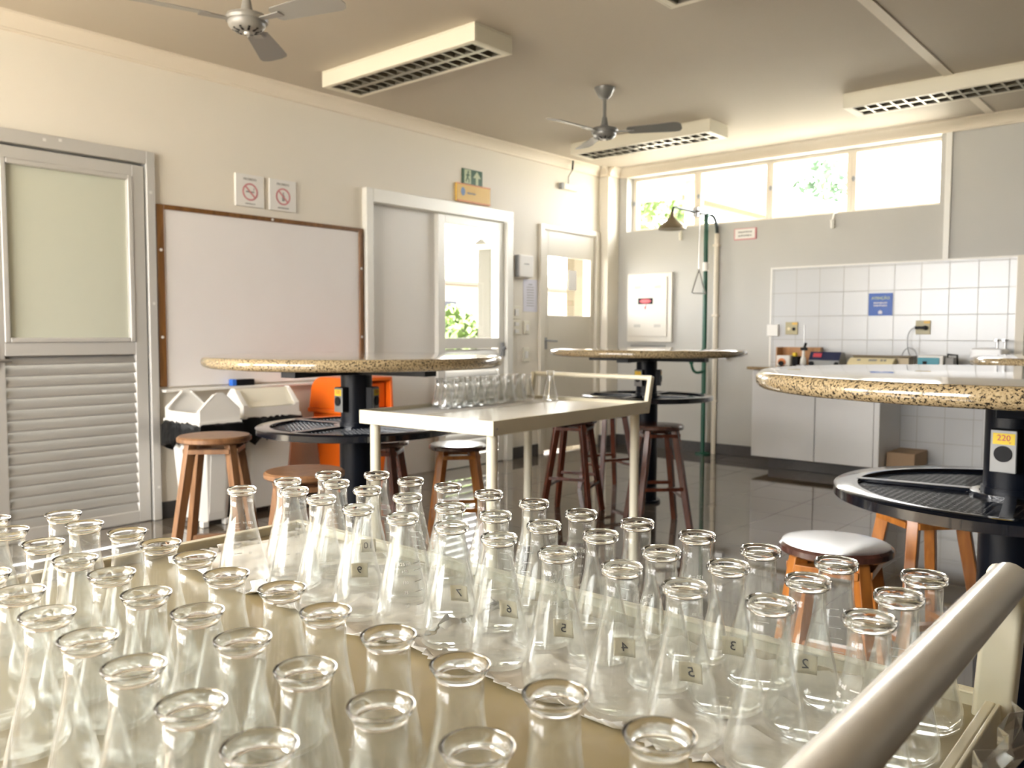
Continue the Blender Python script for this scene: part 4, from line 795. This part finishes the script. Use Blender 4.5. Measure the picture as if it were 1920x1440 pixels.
# wrinkled paper towels under the rear flasks
# ------------------------------------------------------------------ conical flasks
FH = 0.122; SR, SZ = 0.955, 0.122 / 0.114
def cone_r(z): return SR * (0.0335 + (0.0155 - 0.0335) * (z / SZ - 0.010) / (0.080 - 0.010))
def flask_meshes(flared):
    o = [(0.0, 0.0), (0.024, 0.0), (0.030, 0.0012), (0.0328, 0.004), (0.0336, 0.0085), (0.0322, 0.016), (0.0255, 0.042), (0.0205, 0.0615), (0.0172, 0.075), (0.0155, 0.084), (0.0148, 0.092), (0.0147, 0.1055)]
    i = [(0.0135, 0.1055), (0.0136, 0.092), (0.0143, 0.084), (0.0160, 0.075), (0.0193, 0.0615), (0.0243, 0.042), (0.0310, 0.016), (0.0320, 0.0095), (0.0308, 0.0058), (0.024, 0.0035), (0.0, 0.003)]
    bm = bmesh.new(); lathe(bm, [(a * SR, b * SZ) for a, b in o + i], 40)
    me = bpy.data.meshes.new('flask_body'); bmesh.ops.recalc_face_normals(bm, faces=bm.faces); bm.to_mesh(me); bm.free(); me.polygons.foreach_set('use_smooth', [True] * len(me.polygons))
    F0 = 0.114
    if flared: p = [(0.0135, F0 - 0.0084), (0.0147, F0 - 0.0084), (0.0160, F0 - 0.0062), (0.0182, F0 - 0.0028), (0.0190, F0 - 0.0008), (0.0184, F0), (0.0170, F0 - 0.0006), (0.0148, F0 - 0.0046)]
    else: p = [(0.0135, F0 - 0.0084), (0.0150, F0 - 0.0084), (0.0158, F0 - 0.0074), (0.0176, F0 - 0.0066), (0.0187, F0 - 0.0045), (0.0186, F0 - 0.0018), (0.0172, F0), (0.0156, F0 - 0.0008), (0.0140, F0 - 0.0040)]
    bm = bmesh.new(); lathe(bm, [(a * SR, b * SZ) for a, b in p], 40, closed=True); mr = bpy.data.meshes.new('flask_lip'); bmesh.ops.recalc_face_normals(bm, faces=bm.faces); bm.to_mesh(mr); bm.free(); mr.polygons.foreach_set('use_smooth', [True] * len(mr.polygons))
    return me, mr
ME = {}
for fl in (False, True):
    b_, r_ = flask_meshes(fl); b_.materials.append(M['glass']); r_.materials.append(M['rimglass']); ME[fl] = (b_, r_)
def wrap(bm, zc, az, out=0.0):
    # bend flat artwork (x right, y up, z outwards) round the flask wall at height zc, facing azimuth az
    sl = math.atan2(0.0180 * SR, 0.070 * SZ)
    for v in bm.verts:
        z = zc + v.co.y * math.cos(sl); r = (cone_r(z) if z < 0.082 else 0.0150) + v.co.z + out; a = az + v.co.x / (r + 1e-6); v.co = Vector((r * math.cos(a), r * math.sin(a), z))
def grid_strip(w, h, n=10, th=0.00025):
    bm = bmesh.new(); vs = [[bm.verts.new((-w / 2 + w * i / n, -h / 2 + h * j / 4, th)) for i in range(n + 1)] for j in range(5)]
    for j in range(4):
        for i in range(n): bm.faces.new((vs[j][i], vs[j][i + 1], vs[j + 1][i + 1], vs[j + 1][i]))
    return bm
# printed graduation scale shared by the flasks that show one
def grad_mesh():
    bm = bmesh.new()
    rows = [(0.074, '125 ml', 0.0048), (0.067, '±5%', 0.0040), (0.056, '100', 0.0042), (0.046, '75', 0.0042), (0.033, '50', 0.0042)]
    for z, s, h in rows:
        t = bmesh.new(); add_text(t, s, h, Matrix.Translation((-0.004, 0, 0.0002)), 0.0004); bmesh.ops.subdivide_edges(t, edges=[e for e in t.edges if e.calc_length() > 0.002], cuts=1)
        wrap(t, z, 0.0, 0.0002); m = bpy.data.meshes.new('tmp'); t.to_mesh(m); t.free(); bm.from_mesh(m); bpy.data.meshes.remove(m)
        t = grid_strip(0.010, 0.0006, 8, 0.0002)
        for v in t.verts: v.co.x += 0.011
        wrap(t, z, 0.0, 0.0002); m = bpy.data.meshes.new('tmp'); t.to_mesh(m); t.free(); bm.from_mesh(m); bpy.data.meshes.remove(m)
    me = bpy.data.meshes.new('graduations'); bm.to_mesh(me); bm.free(); me.materials.append(M['mark']); return me
GM = grad_mesh()
def place_flask(x, y, z, label, group, flared, grad_az=None, num=None, num_az=0.0, num_z=0.045, rz=0.0, cat='flask'):
    t = thing('conical_flask', label, cat, (x, y, z), rz, group)
    for nme, me in zip(('body', 'lip'), ME[flared]):
        o = bpy.data.objects.new(nme, me); COL.objects.link(o); o.parent = t
    if grad_az is not None:
        o = bpy.data.objects.new('graduations', GM); COL.objects.link(o); o.parent = t; o.rotation_euler = (0, 0, grad_az - rz); o['label'] = 'white printed volume scale'
    if num:
        bm = grid_strip(0.019, 0.018); wrap(bm, num_z, num_az, 0.0002); o = obj('tape_label', bm, M['tape'], t); o['label'] = 'masking tape tag with handwritten %s' % num; o.rotation_euler = (0, 0, -rz)
        md = o.modifiers.new('thick', 'SOLIDIFY'); md.thickness = 0.0002; md.offset = 0
        bm = bmesh.new(); add_text(bm, num, 0.0125, Matrix.Rotation(rnd.uniform(-0.15, 0.15), 4, 'Z') @ Matrix.Translation((0, 0, 0.0002)), 0.0012); wrap(bm, num_z, num_az, 0.0002); q = obj('handwriting', bm, M['ink'], o, smooth=False)
    return t
# rear group on the paper towels (three rows) and bare-tray group (three rows)
rows_r = {'back': [(-.991, .743), (-.944, .785), (-.864, .786), (-.798, .789), (-.720, .788), (-.639, .781), (-.560, .770), (-.486, .772), (-.409, .764), (-.335, .752), (-.265, .755), (-.191, .759)],
          'middle': [(-.980, .665), (-.936, .701), (-.858, .702), (-.782, .704), (-.698, .697), (-.629, .699), (-.556, .697), (-.485, .701), (-.403, .685), (-.333, .681), (-.261, .685), (-.189, .681)],
          'front': [(-.977, .603), (-.935, .634), (-.855, .626), (-.774, .619), (-.696, .621), (-.630, .628), (-.555, .623), (-.475, .616), (-.401, .614), (-.328, .602), (-.259, .609), (-.193, .630)]}
rows_l = {'back': [(-.990, .375), (-.923, .372), (-.869, .383), (-.801, .387), (-.719, .385), (-.644, .374), (-.577, .382), (-.503, .370), (-.431, .370), (-.358, .365), (-.287, .371), (-.217, .368)],
          'middle': [(-1.031, .317), (-.958, .314), (-.876, .312), (-.793, .308), (-.721, .310), (-.643, .303), (-.574, .308), (-.500, .301), (-.425, .298), (-.351, .294), (-.279, .297)],
          'front': [(-.799, .239), (-.725, .239), (-.651, .233), (-.579, .232), (-.508, .231), (-.431, .227), (-.361, .227)]}
ordn = ['first', 'second', 'third', 'fourth', 'fifth', 'sixth', 'seventh', 'eighth', 'ninth', 'tenth', 'eleventh', 'twelfth']
KXY = 0.937
for rr in (rows_r, rows_l):
    for q in rr: rr[q] = [(x * KXY, y * KXY) for x, y in rr[q]]
nums = {('middle', 2): '10', ('front', 3): '9', ('front', 5): '7', ('front', 6): '6', ('front', 7): '5', ('front', 8): '4', ('front', 9): '5', ('middle', 9): '3', ('middle', 10): '2'}
def separate(pts, dmin=0.0662):
    # flasks read from the picture stand side by side: push any pair that would touch apart
    pts = [list(p) for p in pts]
    for _ in range(120):
        for p in pts: p[0] = min(p[0], -0.1805)
        for i in range(len(pts)):
            for j in range(i):
                dx, dy = pts[i][0] - pts[j][0], pts[i][1] - pts[j][1]; d = math.hypot(dx, dy)
                if d < dmin:
                    s = (dmin - d) / 2 / d; pts[i][0] += dx * s; pts[i][1] += dy * s; pts[j][0] -= dx * s; pts[j][1] -= dy * s
    return pts
SPOTS = []
def lay(rows, z, flared, gname, text):
    keys = [(r, i) for r in rows for i in range(len(rows[r]))]; P_ = separate([rows[r][i] for r, i in keys])
    SPOTS.extend(P_)
    for (r, i), (x, y) in zip(keys, P_):
        view = math.atan2(y, x)          # azimuth pointing away from the camera
        num = nums.get((r, i)) if not flared else None; g = None
        if not flared and num is None and rnd.random() < 0.75: g = view + rnd.uniform(-1.2, 1.2) + (PI if rnd.random() < 0.25 else 0)
        lab = text % (r, ordn[i]) + (', taped number %s' % num if num else '')
        dz = rnd.uniform(-0.45, 0.45)
        place_flask(x, y, z, lab, gname, flared, g, num, view - 0.18 + dz * 0.5, 0.043, rnd.uniform(0, 6.28))
lay(rows_r, TZ + 0.0018, False, 'beaded lip flasks on the paper towels', 'clear conical flask on paper towel, %s row, %s from left')
lay(rows_l, TZ + 0.0001, True, 'flared lip flasks on the bare tray', 'flared conical flask on bare tray, %s row, %s from left')
def towel(name, label, x0, x1, y0, y1, nx, ny, amp, seed, z=TZ, rot=0.0, cx=0, cy=0):
    r = random.Random(seed); bm = bmesh.new(); g = []
    ph = [(r.uniform(20, 70), r.uniform(-25, 25), r.uniform(0, 6), r.uniform(0.4, 1)) for _ in range(7)]
    for j in range(ny + 1):
        row = []
        for i in range(nx + 1):
            u, v = i / nx, j / ny; x = x0 + (x1 - x0) * u; y = y0 + (y1 - y0) * v
            if j in (0, ny): y += r.uniform(-0.006, 0.006) + 0.010 * math.sin(9 * x + seed)
            if i in (0, nx): x += r.uniform(-0.006, 0.006)
            h = sum(a * abs(math.sin(p * x * 0.7 + q * y + o)) ** 3 for p, q, o, a in ph) / 3.0
            e = 1.0 + (1.8 if j == 0 or i in (0, nx) else 0.0)
            dn = min(math.hypot(x - fx, y - fy) for fx, fy in SPOTS); h *= max(0.0, min(1.0, (dn - 0.0345) / 0.012))
            row.append(bm.verts.new((x, y, z + 0.0006 + amp * h * e)))
        g.append(row)
    for j in range(ny):
        for i in range(nx): bm.faces.new((g[j][i], g[j][i + 1], g[j + 1][i + 1], g[j + 1][i]))
    if rot: bmesh.ops.rotate(bm, verts=bm.verts, cent=(cx, cy, 0), matrix=Matrix.Rotation(rot, 3, 'Z'))
    o = obj('paper_towel', bm, M['towel']); md = o.modifiers.new('thick', 'SOLIDIFY'); md.thickness = 0.0008; md.offset = 1
    return tag(o, label, 'paper towel')
towel('a', 'wrinkled white paper towel under the left half of the rear flasks', -1.080, -0.63, 0.535, 0.755, 110, 52, 0.0065, 4)
towel('b', 'wrinkled white paper towel under the right half of the rear flasks', -0.6230, -0.195, 0.540, 0.752, 110, 52, 0.0065, 9)

# crumpled clear film at the near trolley's right corner
bm = bmesh.new(); r = random.Random(5); n = 9; g = [[bm.verts.new((-0.114 + 0.008 * math.sin(i * 1.9 + j * 1.3) + r.uniform(-0.004, 0.006), 0.575 + 0.018 * i + r.uniform(-0.005, 0.005), 0.770 + 0.0135 * j + r.uniform(-0.004, 0.004))) for i in range(n)] for j in range(7)]
for a, b in zip(g, g[1:]):
    for i in range(n - 1): bm.faces.new((a[i], a[i + 1], b[i + 1], b[i]))
o = obj('plastic_film', bm, M['film'], smooth=False); md = o.modifiers.new('thick', 'SOLIDIFY'); md.thickness = 0.0006; tag(o, 'crumpled clear plastic film hanging on the outer tray rim by the handle post', 'plastic film')

# small flasks on the far trolley, with a sheet of paper
T2 = Matrix.Translation((c2.x, c2.y, 0)) @ Matrix.Rotation(FT, 4, 'Z')
ME2 = {}
b_ = ME[False][0].copy(); b_.name = 'small_flask_body'; b_.materials.clear(); b_.materials.append(M['farglass']); r_ = ME[False][1].copy(); r_.name = 'small_flask_lip'; r_.materials.clear(); r_.materials.append(M['farglass'])
SM = (b_, r_)
for row, (lx, n, y0) in (('near', (-0.215, 9, -0.175)), ('far', (-0.285, 9, -0.140))):
    for i in range(n):
        p = T2 @ Vector((lx + rnd.uniform(-0.003, 0.003), y0 + i * 0.0705 + rnd.uniform(-0.001, 0.001), TZ + 0.0012))
        t = thing('small_flask', 'small clear flask on the far trolley, %s row, %s from its front end' % (row, ordn[i]), 'flask', p, rnd.uniform(0, 6), 'small flasks on the far trolley')
        for nme, me in zip(('body', 'lip'), SM):
            o = bpy.data.objects.new(nme, me); COL.objects.link(o); o.parent = t
p = T2 @ Vector((-0.135, 0.46, TZ + 0.0002)); t = thing('small_flask', 'single larger flask standing apart at the handle end of the far trolley', 'flask', p, 0, 'small flasks on the far trolley'); t.scale = (1.15, 1.15, 1.15)
for nme, me in zip(('body', 'lip'), SM):
    o = bpy.data.objects.new(nme, me); COL.objects.link(o); o.parent = t
bm = bmesh.new(); box(bm, -0.30, -0.10, -0.44, 0.46, TZ, TZ + 0.0008)
for v in bm.verts: v.co = T2 @ v.co
tag(obj('paper_sheet', bm, M['paper'], smooth=False), 'white paper sheet under the small flasks on the far trolley', 'paper')
# ------------------------------------------------------------------ ceiling fans and lamps
def fan(x, y, rot, label, mat, zh=2.48):
    t = thing('ceiling_fan', label, 'ceiling fan', (x, y, ZC), rot, 'three blade ceiling fans'); d = zh - ZC
    bm = bmesh.new(); lathe(bm, [(0, 0), (0.070, 0), (0.068, -0.012), (0.045, -0.055), (0.022, -0.075), (0, -0.075)], 28); obj('canopy', bm, mat, t)
    bm = bmesh.new(); tube(bm, [(0, 0, -0.07), (0, 0, d + 0.06)], 0.011, 14); lathe(bm, [(0, d + 0.10), (0.016, d + 0.10), (0.026, d + 0.045), (0.030, d + 0.03), (0, d + 0.03)], 20); obj('down_rod', bm, mat, t)
    bm = bmesh.new(); lathe(bm, [(0, d + 0.036), (0.05, d + 0.034), (0.085, d + 0.022), (0.092, d + 0.008), (0.088, d - 0.004), (0.080, d - 0.004), (0.080, d - 0.012), (0.076, d - 0.026), (0.055, d - 0.042), (0.02, d - 0.048), (0, d - 0.048)], 36); mo = obj('motor_housing', bm, mat, t)
    bm = bmesh.new()
    for i in range(10):
        a = 2 * PI * i / 10; beam(bm, (0.035 * math.cos(a), 0.035 * math.sin(a), d - 0.047), (0.062 * math.cos(a), 0.062 * math.sin(a), d - 0.037), 0.010, 0.004)
    obj('vent_slots', bm, M['black'], mo)
    bm = bmesh.new(); lathe(bm, [(0, -0.012 + d - 0.044), (0.012, -0.010 + d - 0.044), (0.014, d - 0.044), (0, d - 0.044)], 14); obj('cap', bm, M['white'], mo)
    for i in range(3):
        T = Matrix.Rotation(2 * PI * i / 3, 4, 'Z') @ Matrix.Translation((0, 0, d + 0.002)) @ Matrix.Rotation(math.radians(-13), 4, 'X')
        bm = bmesh.new(); out = [(0.17, -0.046), (0.47, -0.066), (0.498, -0.058), (0.515, -0.03), (0.515, 0.03), (0.498, 0.058), (0.47, 0.066), (0.17, 0.046), (0.155, 0.03), (0.155, -0.03)]
        prism(bm, out, -0.002, 0.002, 'z', T); bl = obj('blade', bm, mat, t)
        bm = bmesh.new(); beam(bm, T @ Vector((0.07, 0, -0.004)), T @ Vector((0.20, 0, -0.004)), 0.030, 0.005, w2=0.05); obj('blade_arm', bm, mat, bl, bevel=0.001)
    return t
fan(-3.300, 2.055, math.radians(13), 'grey three blade ceiling fan at the top edge above the aluminium door', M['fanwhite'], 2.475)
fan(-3.287, 4.750, math.radians(23), 'three blade ceiling fan coloured darker for its backlight, hanging near the windows', M['fanbacklit'], 2.487)
def lamp(label):
    t = thing('ceiling_lamp', label, 'ceiling lamp', (0, 0, ZC), 0, 'louvred fluorescent ceiling lamps'); L, W, h = 1.33, 0.305, 0.10
    bm = bmesh.new(); box(bm, 0, L, 0, W, -0.012, 0)
    for x0, x1, y0, y1 in ((0, L, 0, 0.012), (0, L, W - 0.012, W), (0, 0.012, 0.012, W - 0.012), (L - 0.012, L, 0.012, W - 0.012)): box(bm, x0, x1, y0, y1, -h, -0.012)
    for x0, x1, y0, y1 in ((0.012, L - 0.012, 0.012, 0.03), (0.012, L - 0.012, W - 0.03, W - 0.012), (0.012, 0.05, 0.03, W - 0.03), (L - 0.05, L - 0.012, 0.03, W - 0.03)): box(bm, x0, x1, y0, y1, -h, -h + 0.006)
    obj('housing', bm, M['lamp'], t, bevel=0.003)
    bm = bmesh.new(); n = 15; x0, x1 = 0.05, L - 0.05
    prism(bm, [(W / 2 - 0.014, -h + 0.002), (W / 2 + 0.014, -h + 0.002), (W / 2 + 0.005, -0.045), (W / 2 - 0.005, -0.045)], x0, x1, 'x')
    prism(bm, [(0.03, -h + 0.002), (0.038, -h + 0.002), (0.022, -0.03), (0.014, -0.03)], x0, x1, 'x'); prism(bm, [(W - 0.038, -h + 0.002), (W - 0.03, -h + 0.002), (W - 0.014, -0.03), (W - 0.022, -0.03)], x0, x1, 'x')
    for i in range(n + 1):
        x = x0 + (x1 - x0) * i / n
        for a, b in ((0.034, W / 2 - 0.012), (W / 2 + 0.012, W - 0.034)): prism(bm, [(x - 0.007, -h + 0.003), (x + 0.007, -h + 0.003), (x + 0.002, -0.055), (x - 0.002, -0.055)], a, b, 'y')
    obj('louvre_grid', bm, M['louvre'], t, smooth=False)
    for y in (W * 0.27, W * 0.73):
        bm = bmesh.new(); tube(bm, [(0.04, y, -0.034), (L - 0.04, y, -0.034)], 0.013, 14); obj('tube', bm, M['white'], t)
    return t
l = lamp('cream louvred ceiling lamp nearest the whiteboard wall, right of the grey fan'); l.location = (-4.45, 3.30, ZC)
dup(l, (-4.45, 5.92, ZC), 0, 'cream louvred ceiling lamp behind the backlit ceiling fan by the windows')
dup(l, (-2.115, 5.92, ZC), 0, 'cream louvred ceiling lamp over the tiled counter, cut by the right picture edge')
dup(l, (-2.115, 3.30, ZC), 0, 'cream louvred ceiling lamp of which only a tip shows at the top edge')

# ------------------------------------------------------------------ outside
bm = bmesh.new(); box(bm, -40, A - 0.18, -30, 40, -0.14, -0.02); box(bm, A - 0.18, 40, YE, 40, -0.14, -0.02); box(bm, A - 0.18, 40, -30, YF, -0.14, -0.02); struct(obj('ground', bm, M['ground'], smooth=False))
t = thing('covered_walkway', 'pale covered walkway roof with peach edge outside the high windows', 'walkway roof', (-5.9, 9.2, 0))
bm = bmesh.new(); box(bm, 0.02, 1.1, 0.0, 5, 3.05, 3.15); obj('roof_slab', bm, M['outpale'], t)
bm = bmesh.new(); box(bm, -0.08, 0.02, 0.0, 5, 2.98, 3.16); obj('edge_beam', bm, M['outpeach'], t)
for y in (0.4, 4.6): bm = bmesh.new(); tube(bm, [(0.6, y, 0), (0.6, y, 3.05)], 0.08, 12); obj('post', bm, M['outpale'], t)
t = thing('added_shade_roof', 'unseen white roof added to shade the space outside the doors', 'roof', (-7.4, -4, 2.75))
bm = bmesh.new(); box(bm, 0, 2.3, 0, 13.0, 0, 0.12); obj('roof_slab', bm, M['outpale'], t)  # unseen slab added to dim daylight outside the doors
t = thing('garden_pillar', 'beige outdoor pillar with pyramid cap seen through the sliding door pane', 'pillar', (-6.45, 7.06, 0))
bm = bmesh.new(); box(bm, -0.09, 0.09, -0.09, 0.09, -0.02, 2.07); obj('shaft', bm, M['outbeige'], t)
bm = bmesh.new(); box(bm, -0.105, 0.105, -0.105, 0.105, 2.07, 2.13); obj('band', bm, M['outpale'], t)
bm = bmesh.new(); lathe(bm, [(0, 2.13), (0.165, 2.13), (0.165, 2.15), (0.03, 2.25), (0.018, 2.29), (0, 2.29)], 4, Matrix.Rotation(PI / 4, 4, 'Z')); obj('cap', bm, M['outbeige'], t, smooth=False)
t = thing('garden_wall', 'tan outdoor wall end seen through the pane of the cream door', 'wall', (-6.4, 8.95, 0))
bm = bmesh.new(); box(bm, -0.06, 0.06, -0.42, 0.02, -0.02, 2.70); obj('wall_end', bm, M['outwall'], t)
t = thing('neighbour_house', 'pale neighbouring house with tan roof beyond the sliding door', 'house', (-17.5, 11.0, 0))
bm = bmesh.new(); box(bm, -2, 1.2, -7, 11, -0.02, 2.42); obj('house_wall', bm, M['outpale'], t)
bm = bmesh.new(); prism(bm, [(-2.6, 2.42), (1.9, 2.42), (1.9, 2.50), (-0.4, 3.15), (-2.6, 2.50)], -7.4, 11.4, 'y'); obj('house_roof', bm, M['outroof'], t)
for y in (-3, -0.6, 1.8, 4.2, 6.6): bm = bmesh.new(); box(bm, 1.2, 1.22, y, y + 1.3, 1.1, 2.0); obj('house_window', bm, M['outblue'], t)
def bush(name, label, x, y, z, rx, ry, rz_, n, s, mat, seed, trunk=0.0, cat='shrub'):
    t = thing(name, label, cat, (x, y, z)); r = random.Random(seed); bm = bmesh.new()
    for _ in range(n):
        th, ph, q = r.uniform(0, 2 * PI), math.acos(r.uniform(-1, 1)), r.uniform(0.55, 1) ** 0.5
        c = Vector((rx * q * math.sin(ph) * math.cos(th), ry * q * math.sin(ph) * math.sin(th), trunk + rz_ + rz_ * q * math.cos(ph)))
        a = Vector((r.uniform(-1, 1), r.uniform(-1, 1), r.uniform(-1, 1))).normalized(); b = a.orthogonal().normalized(); ss = s * r.uniform(0.6, 1.3)
        vs = [bm.verts.new(c + a * ss), bm.verts.new(c + b * ss * 0.5), bm.verts.new(c - a * ss), bm.verts.new(c - b * ss * 0.5)]; bm.faces.new(vs)
    obj('foliage', bm, mat, t, smooth=False)
    bm = bmesh.new(); tube(bm, [(0, 0, -z - 0.02), (0, 0, trunk + rz_)], [0.08 * max(rx, 0.4), 0.03], 8); obj('trunk', bm, M['bark'], t)
bush('garden_shrub', 'light green shrub outside the sliding door pane', -8.3, 8.25, 0, 0.55, 0.55, 0.72, 900, 0.09, M['leaf'], 1)
bush('garden_shrub', 'light green shrub in front of the neighbouring house', -9.7, 9.6, 0, 0.7, 0.7, 0.8, 900, 0.09, M['leaf'], 2)
bush('garden_tree', 'yellow green tree seen through the leftmost high window', -10.2, 16.0, 0, 1.5, 1.5, 0.75, 1300, 0.13, M['leaf'], 3, 2.8, 'tree')
bush('garden_tree', 'blue green tree seen at the top of the third high window', -7.35, 19.5, 0, 0.7, 0.6, 0.5, 240, 0.13, M['leafblue'], 4, 4.15, 'tree')
t = thing('distant_roof', 'pale blue roofline at the foot of the fourth high window', 'roof', (-7.8, 24, 0))
bm = bmesh.new(); prism(bm, [(-0.7, 0), (2.2, 0), (2.2, 4.2), (1.75, 4.52), (1.3, 4.3), (0.3, 4.35), (-0.3, 4.75), (-0.7, 4.6)], 0, 3, 'y'); obj('building', bm, M['outblue'], t, smooth=False)

# ------------------------------------------------------------------ daylight
w = bpy.data.worlds.new('sky'); scene.world = w; w.use_nodes = True
bg = w.node_tree.nodes['Background']; bg.inputs[0].default_value = (1.0, 0.985, 0.965, 1); bg.inputs[1].default_value = 6.0
sd = bpy.data.lights.new('sun', 'SUN'); sd.energy = 32.0; sd.angle = math.radians(1.5); sd.color = (1.0, 0.93, 0.82)
so = bpy.data.objects.new('sun', sd); COL.objects.link(so); so.rotation_euler = Vector((0.15, -0.75, 0.90)).to_track_quat('Z', 'Y').to_euler()
def portal(name, loc, rot, sx, sy):
    ld = bpy.data.lights.new(name, 'AREA'); ld.shape = 'RECTANGLE'; ld.size = sx; ld.size_y = sy; ld.cycles.is_portal = True
    o = bpy.data.objects.new(name, ld); COL.objects.link(o); o.location = loc; o.rotation_euler = rot
portal('window_portal', ((WIN[0] + WIN[1]) / 2, 7.44, 2.42), (PI / 2 + PI, 0, 0), 2.9, 0.54)
for x, wd in ((-3.66, 2.32), (-1.625, 1.45)): portal('window_portal', (x, YF - 0.19, 1.8), (PI / 2, 0, 0), wd, 1.7)
portal('window_portal', (A - 0.13, -1.3, 1.8), (0, PI / 2, PI), 1.7, 1.5)
portal('door_portal', (A - 0.13, 5.14, 1.55), (0, PI / 2, PI), 0.95, 0.70)
sc = scene
sc.view_settings.view_transform = 'Standard'; sc.view_settings.look = 'None'; sc.view_settings.gamma = 1.0; sc.view_settings.exposure = 1.78; sc.view_settings.use_curve_mapping = False
cy = sc.cycles
cy.max_bounces = 12; cy.diffuse_bounces = 6; cy.glossy_bounces = 5; cy.transmission_bounces = 10; cy.transparent_max_bounces = 96
cy.caustics_reflective = False; cy.caustics_refractive = False; cy.use_denoising = True; cy.sample_clamp_indirect = 6.0
